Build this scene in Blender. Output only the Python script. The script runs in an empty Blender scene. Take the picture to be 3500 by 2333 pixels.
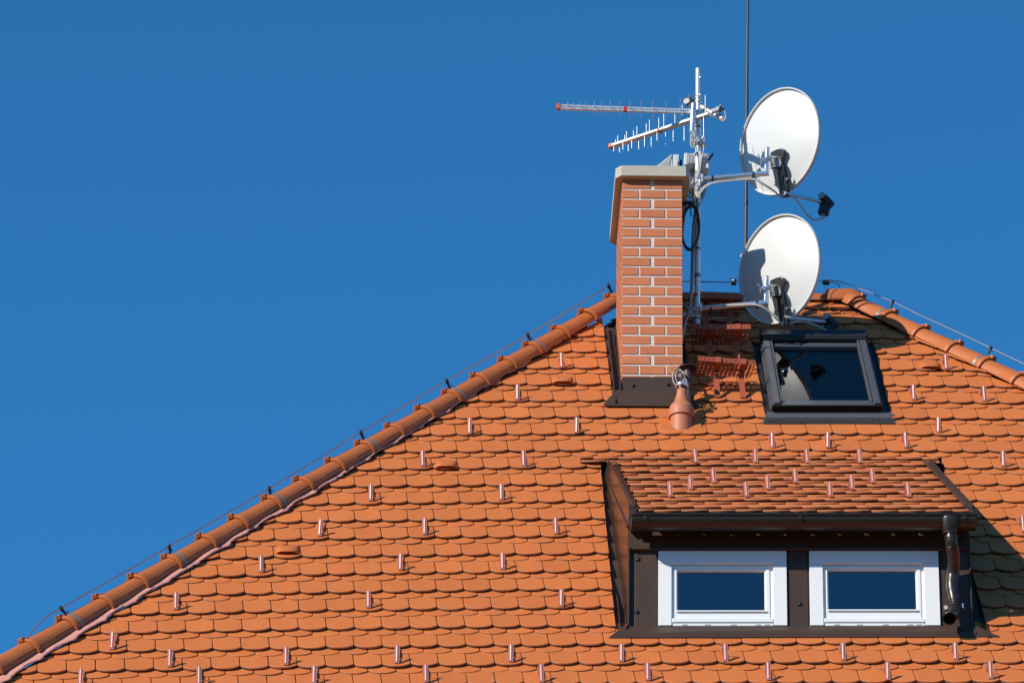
import bpy, math, random
import numpy as np
from mathutils import Vector, Matrix
random.seed(7)
rad=math.radians
scn=bpy.context.scene
col=scn.collection
# ------------------------------------------------------------------ camera
CAM=Vector((-1.58001137,-26.97972509,-13.39207861)); ROT=(rad(120.314308),rad(.0496301774),rad(-1.69041067))
FPX=16000.0; W=3500.0; H=2333.0
PITCH=rad(52.0); cp=math.cos(PITCH); sp=math.sin(PITCH)
GZ=-15.0
from mathutils import Euler
RM=Euler(ROT,'XYZ').to_matrix()
def ray(x,y): return (RM@Vector((x-W/2,H/2-y,-FPX))).normalized()
def hit(x,y,P0,n):
    d=ray(x,y); return CAM+d*(n.dot(P0-CAM)/n.dot(d))
RN=Vector((0,-sp,cp)); RV=Vector((0,cp,sp)); RU=Vector((1,0,0))
def R(x,y,h=0.0): return hit(x,y,RN*h,RN)
def F(u,v,h=0.0): return RU*u+RV*v+RN*h
def uv(x,y,h=0.0):
    X=R(x,y,h); return X.x,X.dot(RV)
def PY(x,y,Y): return hit(x,y,Vector((0,Y,0)),Vector((0,1,0)))
def PZ(x,y,Z): return hit(x,y,Vector((0,0,Z)),Vector((0,0,1)))
# dormer frame
b0=R(2250.5,2142); EX=Vector((1,0,math.tan(rad(.84)))); EY=Vector((-.042,1,0)); EZ=Vector((.0185,0,1))
def D(a,b,c): return b0+EX*a+EY*b+EZ*c
DM=Matrix((EX,EY,EZ)).transposed().inverted()
def Dl(X): return DM@(X-b0)
def DP(x,y,b): return Dl(PY(x,y,b0.y+b))
# ------------------------------------------------------------------ materials
def nd(nt,t,**k):
    n=nt.nodes.new(t)
    for a,b in k.items(): setattr(n,a,b)
    return n
def mat(name,base,rough=.6,metal=0.0,var=0.0,vscale=3.0,bump=0.0,bscale=60.0,spec=.5,coat=0.0,stretch=None,attr=None,dirt=None,dirtcol=(.1,.07,.05),dscale=4.0,dthr=.6,rvar=0.0):
    m=bpy.data.materials.new(name); m.use_nodes=True; nt=m.node_tree; b=nt.nodes['Principled BSDF']; L=nt.links
    b.inputs['Roughness'].default_value=rough; b.inputs['Metallic'].default_value=metal
    b.inputs['Specular IOR Level'].default_value=spec; b.inputs['Coat Weight'].default_value=coat
    tc=nd(nt,'ShaderNodeTexCoord'); src=tc.outputs['Object']
    if stretch:
        mp=nd(nt,'ShaderNodeMapping'); mp.inputs['Scale'].default_value=stretch; L.new(src,mp.inputs['Vector']); src=mp.outputs[0]
    colr=nd(nt,'ShaderNodeRGB'); colr.outputs[0].default_value=(*base,1); c=colr.outputs[0]
    def mul(c,fac,lo,hi):
        mr=nd(nt,'ShaderNodeMapRange'); mr.inputs['To Min'].default_value=lo; mr.inputs['To Max'].default_value=hi; L.new(fac,mr.inputs['Value'])
        mx=nd(nt,'ShaderNodeVectorMath',operation='SCALE'); L.new(c,mx.inputs[0]); L.new(mr.outputs[0],mx.inputs['Scale']); return mx.outputs[0]
    if attr:
        a=nd(nt,'ShaderNodeAttribute',attribute_name='tint'); c=mul(c,a.outputs['Fac'],1-attr,1+attr)
        a2=nd(nt,'ShaderNodeAttribute',attribute_name='hue'); mx=nd(nt,'ShaderNodeMix',data_type='RGBA'); 
        mm=nd(nt,'ShaderNodeMath',operation='MULTIPLY'); mm.inputs[1].default_value=.35; L.new(a2.outputs['Fac'],mm.inputs[0]); L.new(mm.outputs[0],mx.inputs['Factor'])
        L.new(c,mx.inputs['A']); mx.inputs['B'].default_value=(base[0]*.92,base[1]*.82,base[2]*1.05,1); c=mx.outputs['Result']
    if var:
        n1=nd(nt,'ShaderNodeTexNoise'); n1.inputs['Scale'].default_value=vscale; n1.inputs['Detail'].default_value=6; L.new(src,n1.inputs['Vector'])
        c=mul(c,n1.outputs['Fac'],1-2*var,1+2*var)
        if rvar:
            mr=nd(nt,'ShaderNodeMapRange'); mr.inputs['To Min'].default_value=rough-rvar; mr.inputs['To Max'].default_value=rough+rvar; L.new(n1.outputs['Fac'],mr.inputs['Value']); L.new(mr.outputs[0],b.inputs['Roughness'])
    if dirt:
        n2=nd(nt,'ShaderNodeTexNoise'); n2.inputs['Scale'].default_value=dscale; n2.inputs['Detail'].default_value=8; n2.inputs['Roughness'].default_value=.7; L.new(src,n2.inputs['Vector'])
        mr=nd(nt,'ShaderNodeMapRange'); mr.inputs['From Min'].default_value=dthr; mr.inputs['From Max'].default_value=dthr+.12; mr.inputs['To Max'].default_value=dirt; L.new(n2.outputs['Fac'],mr.inputs['Value'])
        mx=nd(nt,'ShaderNodeMix',data_type='RGBA'); L.new(mr.outputs[0],mx.inputs['Factor']); L.new(c,mx.inputs['A']); mx.inputs['B'].default_value=(*dirtcol,1); c=mx.outputs['Result']
    L.new(c,b.inputs['Base Color'])
    if bump:
        n3=nd(nt,'ShaderNodeTexNoise'); n3.inputs['Scale'].default_value=bscale; n3.inputs['Detail'].default_value=5; L.new(src,n3.inputs['Vector'])
        bp=nd(nt,'ShaderNodeBump'); bp.inputs['Strength'].default_value=bump; bp.inputs['Distance'].default_value=.003; L.new(n3.outputs['Fac'],bp.inputs['Height']); L.new(bp.outputs[0],b.inputs['Normal'])
    return m
TILE=(.57,.160,.038)
M={}
M['tile']=mat('clay_tile',TILE,.62,var=.055,vscale=2.2,bump=.25,bscale=160,stretch=(3,.7,1),attr=.09,dirt=.4,dirtcol=(.40,.19,.10),dscale=9,dthr=.66,spec=.35)
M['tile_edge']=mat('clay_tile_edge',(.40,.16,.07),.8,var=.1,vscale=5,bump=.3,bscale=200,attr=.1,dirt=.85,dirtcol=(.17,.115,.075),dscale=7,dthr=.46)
M['hip']=mat('hip_tile_clay',(.46,.13,.036),.5,var=.06,vscale=5,bump=.2,bscale=90,stretch=(6,1,6),spec=.4)
M['brick']=mat('facing_brick',(.52,.165,.062),.75,var=.09,vscale=7,bump=.3,bscale=180,attr=.1,stretch=(1,1,3))
M['mortar']=mat('mortar',(.60,.57,.52),.9,var=.12,vscale=25,bump=.8,bscale=130)
M['concrete']=mat('concrete',(.44,.41,.34),.85,var=.09,vscale=9,bump=.5,bscale=70,stretch=(1,1,4),dirt=.5,dirtcol=(.25,.22,.16),dscale=12,dthr=.64)
M['brown']=mat('brown_sheet_metal',(.062,.037,.027),.5,var=.07,vscale=4,bump=.2,bscale=5,spec=.3,rvar=.08,dirt=.25,dirtcol=(.16,.12,.10),dscale=14,dthr=.68)
M['brown_gloss']=mat('brown_gutter_metal',(.024,.016,.012),.33,var=.06,vscale=5,spec=.5,coat=.0,bump=.06,bscale=9)
M['brown_cheek']=mat('brown_cheek_metal',(.085,.042,.026),.27,metal=.35,var=.05,vscale=2,bump=.22,bscale=5,spec=.7,rvar=.08)
M['dark']=mat('dark_void',(.012,.011,.010),.9)
M['white']=mat('white_window_frame',(.80,.80,.79),.32,spec=.5,var=.01,vscale=3)
M['gasket']=mat('black_gasket',(.010,.010,.011),.8,spec=.1)
M['dish']=mat('white_dish_paint',(.63,.635,.62),.38,var=.012,vscale=6,spec=.5)
M['galv']=mat('galvanised_steel',(.62,.64,.66),.38,metal=.6,var=.08,vscale=18,bump=.1,bscale=60)
M['zinc']=mat('bright_zinc_tube',(.74,.77,.80),.25,metal=.85,var=.04,vscale=10)
M['alu']=mat('aluminium',(.66,.67,.69),.38,metal=.55,var=.03,vscale=12)
M['blackp']=mat('black_plastic',(.014,.015,.017),.42,var=.1,vscale=8)
M['greyp']=mat('grey_plastic',(.20,.19,.18),.45,var=.04,vscale=10)
M['capgrey']=mat('feed_cap_grey',(.42,.42,.42),.5,var=.03)
M['lightbox']=mat('light_grey_housing',(.55,.56,.56),.5,var=.05,vscale=12)
M['linkdish']=mat('grey_dish_back',(.20,.18,.165),.6,var=.12,vscale=9)
M['cable']=mat('light_cable',(.50,.47,.43),.45,var=.06,vscale=20)
M['cable_dark']=mat('black_cable',(.018,.018,.02),.4)
M['cable_yellow']=mat('green_yellow_wire',(.40,.36,.08),.5)
M['copper']=mat('copper_sheet',(.66,.27,.19),.30,metal=.35,var=.06,vscale=30,rvar=.06,bump=.15,bscale=50)
M['copper_matt']=mat('pink_flashing_foil',(.70,.30,.22),.5,metal=0,var=.06,vscale=14,bump=.5,bscale=40)
M['copper_wire']=mat('aluminium_wire',(.48,.42,.42),.32,metal=.8,var=.08,vscale=3)
M['orange_cap']=mat('orange_plastic_cap',(.62,.12,.045),.5,var=.04,vscale=20)
M['red_clip']=mat('red_plastic',(.55,.03,.02),.45)
M['rod']=mat('dark_mast_rod',(.045,.045,.045),.5,var=.15,vscale=6)
M['steprust']=mat('brick_red_coated_steel',(.36,.085,.042),.55,var=.05,vscale=9,spec=.25)
M['pipe']=mat('terracotta_pipe',(.47,.165,.075),.55,var=.05,vscale=7,bump=.15,bscale=90)
M['cowl']=mat('dark_brown_cowl',(.07,.035,.028),.5,var=.1,vscale=9)
M['anthracite']=mat('anthracite_aluminium',(.105,.108,.118),.40,metal=.35,var=.04,vscale=5,bump=.05,bscale=20,dirt=.35,dirtcol=(.2,.19,.18),dscale=18,dthr=.7)
M['anthra_dark']=mat('anthracite_hood',(.022,.024,.028),.45,metal=0,spec=.3,var=.05,vscale=6)
M['lead']=mat('pleated_apron',(.105,.105,.108),.5,metal=.3,var=.06,vscale=20)
M['strap']=mat('grey_strap',(.26,.28,.27),.4,metal=.5,var=.08,vscale=14)
M['plaster']=mat('house_plaster',(.62,.56,.45),.9,var=.04,vscale=3,bump=.3,bscale=60)
M['room']=mat('room_wall',(.72,.62,.40),.8)
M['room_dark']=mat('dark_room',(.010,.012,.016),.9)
M['room_white']=mat('room_reveal',(.62,.68,.62),.6)
M['grass']=mat('lawn',(.045,.06,.025),.95,var=.15,vscale=.6,bump=.6,bscale=8)
def glass(name,tint,mix,rough=.0):
    m=bpy.data.materials.new(name); m.use_nodes=True; nt=m.node_tree; nt.nodes.remove(nt.nodes['Principled BSDF']); L=nt.links
    out=nt.nodes['Material Output']
    tr=nd(nt,'ShaderNodeBsdfTransparent'); tr.inputs[0].default_value=(*tint,1)
    gl=nd(nt,'ShaderNodeBsdfGlossy'); gl.inputs['Color'].default_value=(.95,.97,1,1); gl.inputs['Roughness'].default_value=rough
    fr=nd(nt,'ShaderNodeFresnel'); fr.inputs['IOR'].default_value=mix
    tc=nd(nt,'ShaderNodeTexCoord'); n3=nd(nt,'ShaderNodeTexNoise'); n3.inputs['Scale'].default_value=2.5; L.new(tc.outputs['Object'],n3.inputs['Vector'])
    bp=nd(nt,'ShaderNodeBump'); bp.inputs['Strength'].default_value=.03; bp.inputs['Distance'].default_value=.02; L.new(n3.outputs['Fac'],bp.inputs['Height']); L.new(bp.outputs[0],gl.inputs['Normal'])
    mx=nd(nt,'ShaderNodeMixShader'); L.new(fr.outputs[0],mx.inputs[0]); L.new(tr.outputs[0],mx.inputs[1]); L.new(gl.outputs[0],mx.inputs[2]); L.new(mx.outputs[0],out.inputs['Surface'])
    return m
M['glass']=glass('window_glass',(.55,.62,.66),1.95)
M['sky_glass']=glass('roof_window_glass',(.82,.90,.87),1.5)
# ------------------------------------------------------------------ mesh builder
class MB:
    def __init__(s): s.v=[]; s.f=[]; s.m=[]; s.t=[]; s.h=[]
    def add(s,vs,fs,m=0,t=.5,h=0.0):
        o=len(s.v); s.v+= [tuple(x) for x in vs]
        for f in fs: s.f.append([o+i for i in f]); s.m.append(m); s.t.append(t); s.h.append(h)
    def box(s,fr,a,b,m=0,ch=0.0,**k):
        # fr maps (x,y,z) -> world ; a,b corners; ch chamfer
        (x0,y0,z0),(x1,y1,z1)=a,b
        x0,x1=min(x0,x1),max(x0,x1); y0,y1=min(y0,y1),max(y0,y1); z0,z1=min(z0,z1),max(z0,z1)
        c=min(ch,(x1-x0)*.45,(y1-y0)*.45,(z1-z0)*.45)
        if c<=0:
            P=[(x,y,z) for z in (z0,z1) for y in (y0,y1) for x in (x0,x1)]
            s.add([fr(*p) for p in P],[(0,2,3,1),(4,5,7,6),(0,1,5,4),(2,6,7,3),(0,4,6,2),(1,3,7,5)],m,**k); return
        vs=[];idx={}
        X=(x0,x1);Y=(y0,y1);Z=(z0,z1)
        for i in (0,1):
            for j in (0,1):
                for l in (0,1):
                    sx,sy,sz=(c if i==0 else -c),(c if j==0 else -c),(c if l==0 else -c)
                    for ax,p in enumerate(((X[i],Y[j]+sy,Z[l]+sz),(X[i]+sx,Y[j],Z[l]+sz),(X[i]+sx,Y[j]+sy,Z[l]))):
                        idx[(i,j,l,ax)]=len(vs); vs.append(fr(*p))
        fs=[]
        for i in (0,1): fs.append([idx[(i,j,l,0)] for j,l in ((0,0),(1,0),(1,1),(0,1))][::(1 if i else -1)])
        for j in (0,1): fs.append([idx[(i,j,l,1)] for i,l in ((0,0),(1,0),(1,1),(0,1))][::(-1 if j else 1)])
        for l in (0,1): fs.append([idx[(i,j,l,2)] for i,j in ((0,0),(1,0),(1,1),(0,1))][::(1 if l else -1)])
        for i in (0,1):
            for j in (0,1): fs.append([idx[(i,j,0,0)],idx[(i,j,1,0)],idx[(i,j,1,1)],idx[(i,j,0,1)]])
        for i in (0,1):
            for l in (0,1): fs.append([idx[(i,0,l,0)],idx[(i,1,l,0)],idx[(i,1,l,2)],idx[(i,0,l,2)]])
        for j in (0,1):
            for l in (0,1): fs.append([idx[(0,j,l,1)],idx[(1,j,l,1)],idx[(1,j,l,2)],idx[(0,j,l,2)]])
        for i in (0,1):
            for j in (0,1):
                for l in (0,1): fs.append([idx[(i,j,l,0)],idx[(i,j,l,1)],idx[(i,j,l,2)]])
        s.add(vs,fs,m,**k)
    def prism(s,poly,off,m=0,**k):
        n=len(poly); vs=[Vector(p) for p in poly]+[Vector(p)+off for p in poly]
        s.add(vs,[list(range(n))[::-1],list(range(n,2*n))]+[[i,(i+1)%n,n+(i+1)%n,n+i] for i in range(n)],m,**k)
    def tube(s,path,r,n=10,m=0,caps=True,**k):
        path=[Vector(p) for p in path]; rs=r if isinstance(r,(list,tuple)) else [r]*len(path)
        T=[]
        for i in range(len(path)):
            a=path[max(i-1,0)]; b=path[min(i+1,len(path)-1)]; t=(b-a); T.append(t.normalized() if t.length>1e-9 else Vector((0,0,1)))
        u=T[0].orthogonal().normalized(); vs=[]
        for i,p in enumerate(path):
            u=(u-T[i]*u.dot(T[i])); u=u.normalized() if u.length>1e-6 else T[i].orthogonal().normalized()
            w=T[i].cross(u)
            for j in range(n):
                a=2*math.pi*j/n; vs.append(p+(u*math.cos(a)+w*math.sin(a))*rs[i])
        fs=[]
        for i in range(len(path)-1):
            for j in range(n): fs.append([i*n+j,i*n+(j+1)%n,(i+1)*n+(j+1)%n,(i+1)*n+j])
        if caps: fs.append(list(range(n))[::-1]); fs.append([(len(path)-1)*n+j for j in range(n)])
        s.add(vs,fs,m,**k)
    def sphere(s,c,r,m=0,n=10,ax=Vector((0,0,1)),sq=1.0):
        ax=ax.normalized(); u=ax.orthogonal().normalized(); w=ax.cross(u); c=Vector(c); pts=[];rr=[]
        K=n//2+1; vs=[];fs=[]
        for i in range(K+1):
            a=math.pi*i/K
            for j in range(n):
                b=2*math.pi*j/n; vs.append(c+ax*(math.cos(a)*r*sq)+(u*math.cos(b)+w*math.sin(b))*(math.sin(a)*r+1e-5))
        for i in range(K):
            for j in range(n): fs.append([i*n+j,i*n+(j+1)%n,(i+1)*n+(j+1)%n,(i+1)*n+j])
        s.add(vs,fs,m)
    def build(s,name,mats,parent=None,smooth=None,origin=None,axes=None):
        me=bpy.data.meshes.new(name)
        Mw=Matrix.Identity(4)
        if axes is not None:
            for i in range(3):
                for j in range(3): Mw[j][i]=axes[i][j]
        if origin is not None: Mw.translation=origin
        inv=Mw.inverted()
        vs=[inv@Vector(v) for v in s.v] if (origin is not None or axes is not None) else s.v
        me.from_pydata([tuple(v) for v in vs],[],s.f)
        if not isinstance(mats,(list,tuple)): mats=[mats]
        for m in mats: me.materials.append(m)
        me.polygons.foreach_set('material_index',s.m)
        if any(x!=.5 for x in s.t) or any(s.h):
            a=me.attributes.new('tint','FLOAT','FACE'); a.data.foreach_set('value',s.t)
            a=me.attributes.new('hue','FLOAT','FACE'); a.data.foreach_set('value',s.h)
        if smooth is not None:
            me.polygons.foreach_set('use_smooth',[True]*len(s.f))
            try: me.set_sharp_from_angle(angle=rad(smooth))
            except Exception: pass
        me.validate(); me.update()
        o=bpy.data.objects.new(name,me); col.objects.link(o); o.matrix_world=Mw
        if parent is not None:
            o.parent=parent; o.matrix_parent_inverse=parent.matrix_world.inverted()
        return o
def empty(name,loc,label,cat,group=None):
    o=bpy.data.objects.new(name,None); col.objects.link(o); o.matrix_world=Matrix.Translation(Vector(loc)); o.empty_display_size=.1
    tag(o,label,cat,group); return o
def tag(o,label=None,cat=None,group=None,kind=None):
    if label: o['label']=label
    if cat: o['category']=cat
    if group: o['group']=group
    if kind: o['kind']=kind
    return o
def bez(pts,n=10):
    # catmull-rom through pts
    P=[Vector(p) for p in pts]; P=[P[0]*2-P[1]]+P+[P[-1]*2-P[-2]]; out=[]
    for i in range(1,len(P)-2):
        a,b,c,d=P[i-1:i+3]
        for k in range(n):
            t=k/n; out.append(.5*((2*b)+(c-a)*t+(2*a-5*b+4*c-d)*t*t+(3*b-a-3*c+d)*t**3))
    out.append(P[-2]); return out
# ------------------------------------------------------------------ roof tile course mapping (surveyed from the real roof's uneven courses)
CU=[1.3e-4,3.6047,-.01961,.02805,-.01318,-.0096,-.00202,.01479,.02961,-.00669]
CV=[2.65447,.16547,2.66122,-.0168,-.07307,.09934,-.01819,-.0195,.00726,.0342]
def cr(cl,row):
    cc=max(8-20,min(cl,38)-20)/20 if False else max(-1.1,min((cl-20)/20,.85)); rr=max(-1.05,min((row-9)/9,1.05))
    B=[1,cc,rr,cc*rr,cc*cc,rr*rr,cc*cc*rr,cc*rr*rr,cc**3,rr**3]
    u=sum(a*b for a,b in zip(CU,B)); v=sum(a*b for a,b in zip(CV,B))
    u+=((cl-20)/20-cc)*3.6; v+=((row-9)/9-rr)*2.7+((cl-20)/20-cc)*.13
    return u,v
def clip(poly,hp):
    a,b,c=hp; out=[]
    for i in range(len(poly)):
        p=poly[i];q=poly[(i+1)%len(poly)]; fp=a*p[0]+b*p[1]-c; fq=a*q[0]+b*q[1]-c
        if fp<=0: out.append(p)
        if (fp<0<fq) or (fq<0<fp):
            t=fp/(fp-fq); out.append((p[0]+(q[0]-p[0])*t,p[1]+(q[1]-p[1])*t))
    return out
KT=.105; TT=.013
def tile(mb,fr,cu,cv,w,hps,h0=0.0,k=KT,length=.36,arc=.045,slope=0.0,shift=None,lift=0.0,tnt=None):
    hw=w/2-.0022; pts=[]
    n=9
    for i in range(n+1):
        x=-hw+2*hw*i/n; q=x/hw; y=-arc*(1-abs(q)**2.3)
        pts.append((x,y))
    pts.append((hw,length)); pts.append((-hw,length))
    th=random.gauss(0,.003)+slope; dv=random.gauss(0,.0022); dh=random.gauss(0,.0012)
    c_,s_=math.cos(th),math.sin(th)
    poly=[(cu+x*c_-y*s_,cv+dv+x*s_+y*c_) for x,y in pts]
    for hp in hps:
        poly=clip(poly,hp)
        if len(poly)<3: return
    gx=sum(p[0] for p in poly)/len(poly); gy=sum(p[1] for p in poly)/len(poly)
    def hh(u,v): return h0+dh-k*(v-cv)+lift*max(0,1-(v-cv)/.3)
    N=len(poly); c=.0035; vs=[]
    for (u,v) in poly:
        dx,dy=gx-u,gy-v; l=math.hypot(dx,dy)+1e-9; uu,vv=u+dx/l*c,v+dy/l*c
        vs.append(fr(uu,vv,hh(uu,vv)))
    for (u,v) in poly: vs.append(fr(u,v,hh(u,v)-c*.8))
    for (u,v) in poly: vs.append(fr(u,v,hh(u,v)-TT))
    t=min(1,max(0,random.gauss(.5,.2))) if tnt is None else tnt; h=random.random()
    mb.add(vs,[list(range(N))]+[[N+i,N+(i+1)%N,(i+1)%N,i] for i in range(N)],0,t=t,h=h)
    mb.add(vs,[[2*N+i,2*N+(i+1)%N,N+(i+1)%N,N+i] for i in range(N)]+[list(range(2*N,3*N))[::-1]],1,t=t,h=h)
# edge lines in roof uv
def line_hp(p,q,side,off=0.0):
    # half-plane keeping the side=+1 (left of p->q is excluded when side=+1)
    dx,dy=q[0]-p[0],q[1]-p[1]; l=math.hypot(dx,dy); nx,ny=-dy/l*side,dx/l*side
    return (nx,ny,nx*p[0]+ny*p[1]+off)
HL0,HL1=(-3.999,-.363),(-.26,5.636)      # left foil edge
HR0,HR1=(2.454,5.666),(3.048,4.817)      # right foil edge
hpL=line_hp(HL0,HL1,1,.014); hpR=line_hp(HR0,HR1,1,.014)
VR=6.55
house=empty('house',(0,6,GZ),'house with a steep orange tiled hip roof, brick chimney and wide brown dormer','house')
mb=MB()
VENT=(.53,3.86)
for row in range(-9,23):
    for layer in (0,1):
        for ci in range(-24,58):
            cc=ci+(.5 if layer==0 else 0.0)
            u0,v0=cr(cc-.5,row); u1,v1=cr(cc+.5,row); cu=(u0+u1)/2; cv=(v0+v1)/2; w=u1-u0; sl=(v1-v0)/w
            if layer==1: cv-=.075
            if cv>VR-.05: continue
            hps=[hpL,hpR,(0,1,VR)]
            if row>=15 and 4.4<cv:
                if cu<.3:
                    hps.append((1,0,.052-.012*(cv-4.5)))
                elif cu+w/2>.64 and cu<.9: hps.append((-1,0,-.64))
                elif cu<=.64: continue
            if 14<=row<=18:
                if cu<1.55 and cu>.5: hps.append((1,0,1.150))
                elif 1.55<=cu<2.4: hps.append((-1,0,-2.072))
            if 2<=row<=11:
                if -.6<cu<1.1: hps.append((1,0,-.083))
                elif 1.1<=cu<2.8: hps.append((-1,0,-2.362))
            lift=0
            if layer==0 and (row,ci) in {(16,17)}: lift=0
            tile(mb,F,cu,cv,w,hps,h0=(0 if layer==0 else -TT-.001),slope=sl,length=.36)
# deck below the tiles
def plate(mb,fr,poly,h0,h1,m=0):
    n=len(poly); vs=[fr(a,b,h0) for a,b in poly]+[fr(a,b,h1) for a,b in poly]
    mb.add(vs,[list(range(n))[::-1],list(range(n,2*n))]+[[i,(i+1)%n,n+(i+1)%n,n+i] for i in range(n)],m)
def hipu(v): return HL0[0]+(HL1[0]-HL0[0])*(v-HL0[1])/(HL1[1]-HL0[1])
def hipr(v): return HR0[0]+(HR1[0]-HR0[0])*(v-HR0[1])/(HR1[1]-HR0[1])
v_e=-3.1
plate(mb,F,[(hipu(v_e)-.11,v_e),(hipr(v_e)+.10,v_e),(hipr(.62)+.10,.62),(hipu(.62)-.11,.62)],-.09,-.07,2)
plate(mb,F,[(hipu(.62)-.11,.62),(-.12,.62),(-.12,5.92),(-.17,5.92)],-.09,-.07,2)
plate(mb,F,[(2.42,.62),(hipr(.62)+.06,.62),(hipr(3.4)+.06,3.4),(2.42,3.4)],-.09,-.07,2)
plate(mb,F,[(-.12,3.4),(hipr(3.4)+.06,3.4),(hipr(4.25)+.06,4.25),(-.12,4.25)],-.09,-.07,2)
plate(mb,F,[(-.12,4.25),(1.21,4.25),(1.21,6.6),(hipu(6.6)+.02,6.6),(-.12,5.80)],-.09,-.07,2)
plate(mb,F,[(1.99,4.25),(hipr(4.25)+.06,4.25),(hipr(6.6)+.02,6.6),(1.99,6.6)],-.09,-.07,2)
plate(mb,F,[(1.21,5.57),(1.99,5.57),(1.99,6.6),(1.21,6.6)],-.09,-.07,2)
roof=mb.build('roof',[M['tile'],M['tile_edge'],M['dark']],house,axes=(RU,RV,RN))
# hidden side slopes of the hip roof
dL=(F(*HL1)-F(*HL0)).normalized(); dR=(F(*HR1)-F(*HR0)).normalized()
sL=Vector((dL.x,0,dL.z)).normalized(); nL=Vector((-sL.z,0,sL.x))
sR=Vector((dR.x,0,dR.z)).normalized(); nR=Vector((-sR.z,0,sR.x)); 
if nR.z<0: nR=-nR
# walls
mb=MB(); e0=F(0,-2.7); eLx=hipu(-2.7)+.35; eRx=hipr(-2.7)-.3
mb.box(lambda x,y,z:Vector((x,y,z)),(eLx,e0.y+.45,GZ),(eRx,10,e0.z-.02))
mb.build('wall',M['plaster'],house)
# ------------------------------------------------------------------ hip and ridge tiles
def hip_mesh(Lg,r0=.096,r1=.084,key='hip'):
    mb=MB(); n=44; span=rad(96)
    def rr(a,s,r):  # fine ribs
        return r+.0011*math.cos(a*58)*(1 if s>.035 else 0)
    st=[(-.001,r0+.006),(.004,r0+.009),(.024,r0+.009),(.030,r0+.002),(.034,r0),(Lg*.5,(r0+r1)/2),(Lg,r1)]
    vs=[];fs=[]
    for s,r in st:
        for i in range(n+1):
            a=-span+2*span*i/n; q=rr(a,s,r); vs.append(Vector((math.sin(a)*q,s,math.cos(a)*q)))
    m=n+1
    for j in range(len(st)-1):
        for i in range(n): fs.append([j*m+i,j*m+i+1,(j+1)*m+i+1,(j+1)*m+i])
    o=len(vs)
    for s,r in ((-.001,r0-.008),(Lg,r1-.011)):
        for i in range(n+1):
            a=-span+2*span*i/n; vs.append(Vector((math.sin(a)*r,s,math.cos(a)*r)))
    for i in range(n): fs.append([i+1,i,o+i,o+i+1]); fs.append([o+i+1,o+i,o+m+i,o+m+i+1])
    for i in (0,n):
        for j in range(len(st)-1):
            if j==0: fs.append([o+i,i,m*(len(st)-1)+i,o+m+i])
            break
    mb.add(vs,fs)
    mb.box(lambda x,y,z:Vector((x,y,z)),(-.024,-.010,r0-.002),(.024,.018,r0+.026),ch=.003)
    mb.box(lambda x,y,z:Vector((x,y,z)),(-.024,.0182,r0-.002),(.024,.05,r0+.010),ch=.003)
    o=mb.build('hip_tile',M['hip'],None,smooth=40); me=o.data; bpy.data.objects.remove(o); return me
hipme=hip_mesh(.41); hipshort=hip_mesh(.19)
def frame(pos,d,w):
    l=d.cross(w).normalized(); w=l.cross(d).normalized()
    Mx=Matrix.Identity(4)
    for j in range(3): Mx[j][0]=l[j]; Mx[j][1]=d[j]; Mx[j][2]=w[j]
    Mx.translation=pos; return Mx
def put(name,me,Mx,parent):
    o=bpy.data.objects.new(name,me); col.objects.link(o); o.parent=parent; o.matrix_parent_inverse=parent.matrix_world.inverted(); o.matrix_world=Mx; return o
wL=(RN+nL).normalized(); wR=(RN+nR).normalized()
OFFL=(29.0,48.0); OFFR=(-23,48)
def axisL(x,y): return R(x+OFFL[0],y+OFFL[1],-.022)
def axisR(x,y): return R(x+OFFR[0],y+OFFR[1],-.022)
colL=[(-62,2262),(68,2188),(197.6,2111.6),(324,2039),(443.5,1968),(563,1902),(680,1831),(792,1766.3),(905.6,1699),(1012.4,1634),(1117.6,1568.5),(1223,1509.6),(1322,1449.4),(1418.6,1386),(1514.3,1332.7),(1610,1275),(1701.8,1218),(1797.5,1170),(1887.4,1112.6),(1977.4,1055),(2069,1003.6)]
pts=[axisL(x,y) for x,y in colL]
A0=pts[1]; A1=pts[19]; dLf=(A1-A0).normalized(); wLf=(wL-dLf*wL.dot(dLf)).normalized()
hipL_s=[]
for p in pts:
    s=(p-A0).dot(dLf); hipL_s.append(s)
for k_,s in enumerate([hipL_s[0]-.39*j for j in range(4,0,-1)]+hipL_s):
    put('hip_tile',hipme,frame(A0+dLf*s+wLf*random.uniform(-.002,.002),dLf,(wLf+dLf.cross(wLf)*random.uniform(-.02,.02)).normalized()),roof)
colR=[(2953,1004),(3062.5,1057.4),(3172,1110),(3284.7,1165),(3397,1218),(3506,1273)]
ptsR=[axisR(x,y) for x,y in colR]
B0=ptsR[0]; dRf=(ptsR[0]-ptsR[4]).normalized(); wRf=(wR-dRf*wR.dot(dRf)).normalized()
hipR_s=[(p-B0).dot(dRf) for p in ptsR]
for s in hipR_s[1:]+[hipR_s[-1]-.38*j for j in range(1,20)]:
    put('hip_tile',hipme,frame(B0+dRf*s,dRf,wRf),roof)
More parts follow.
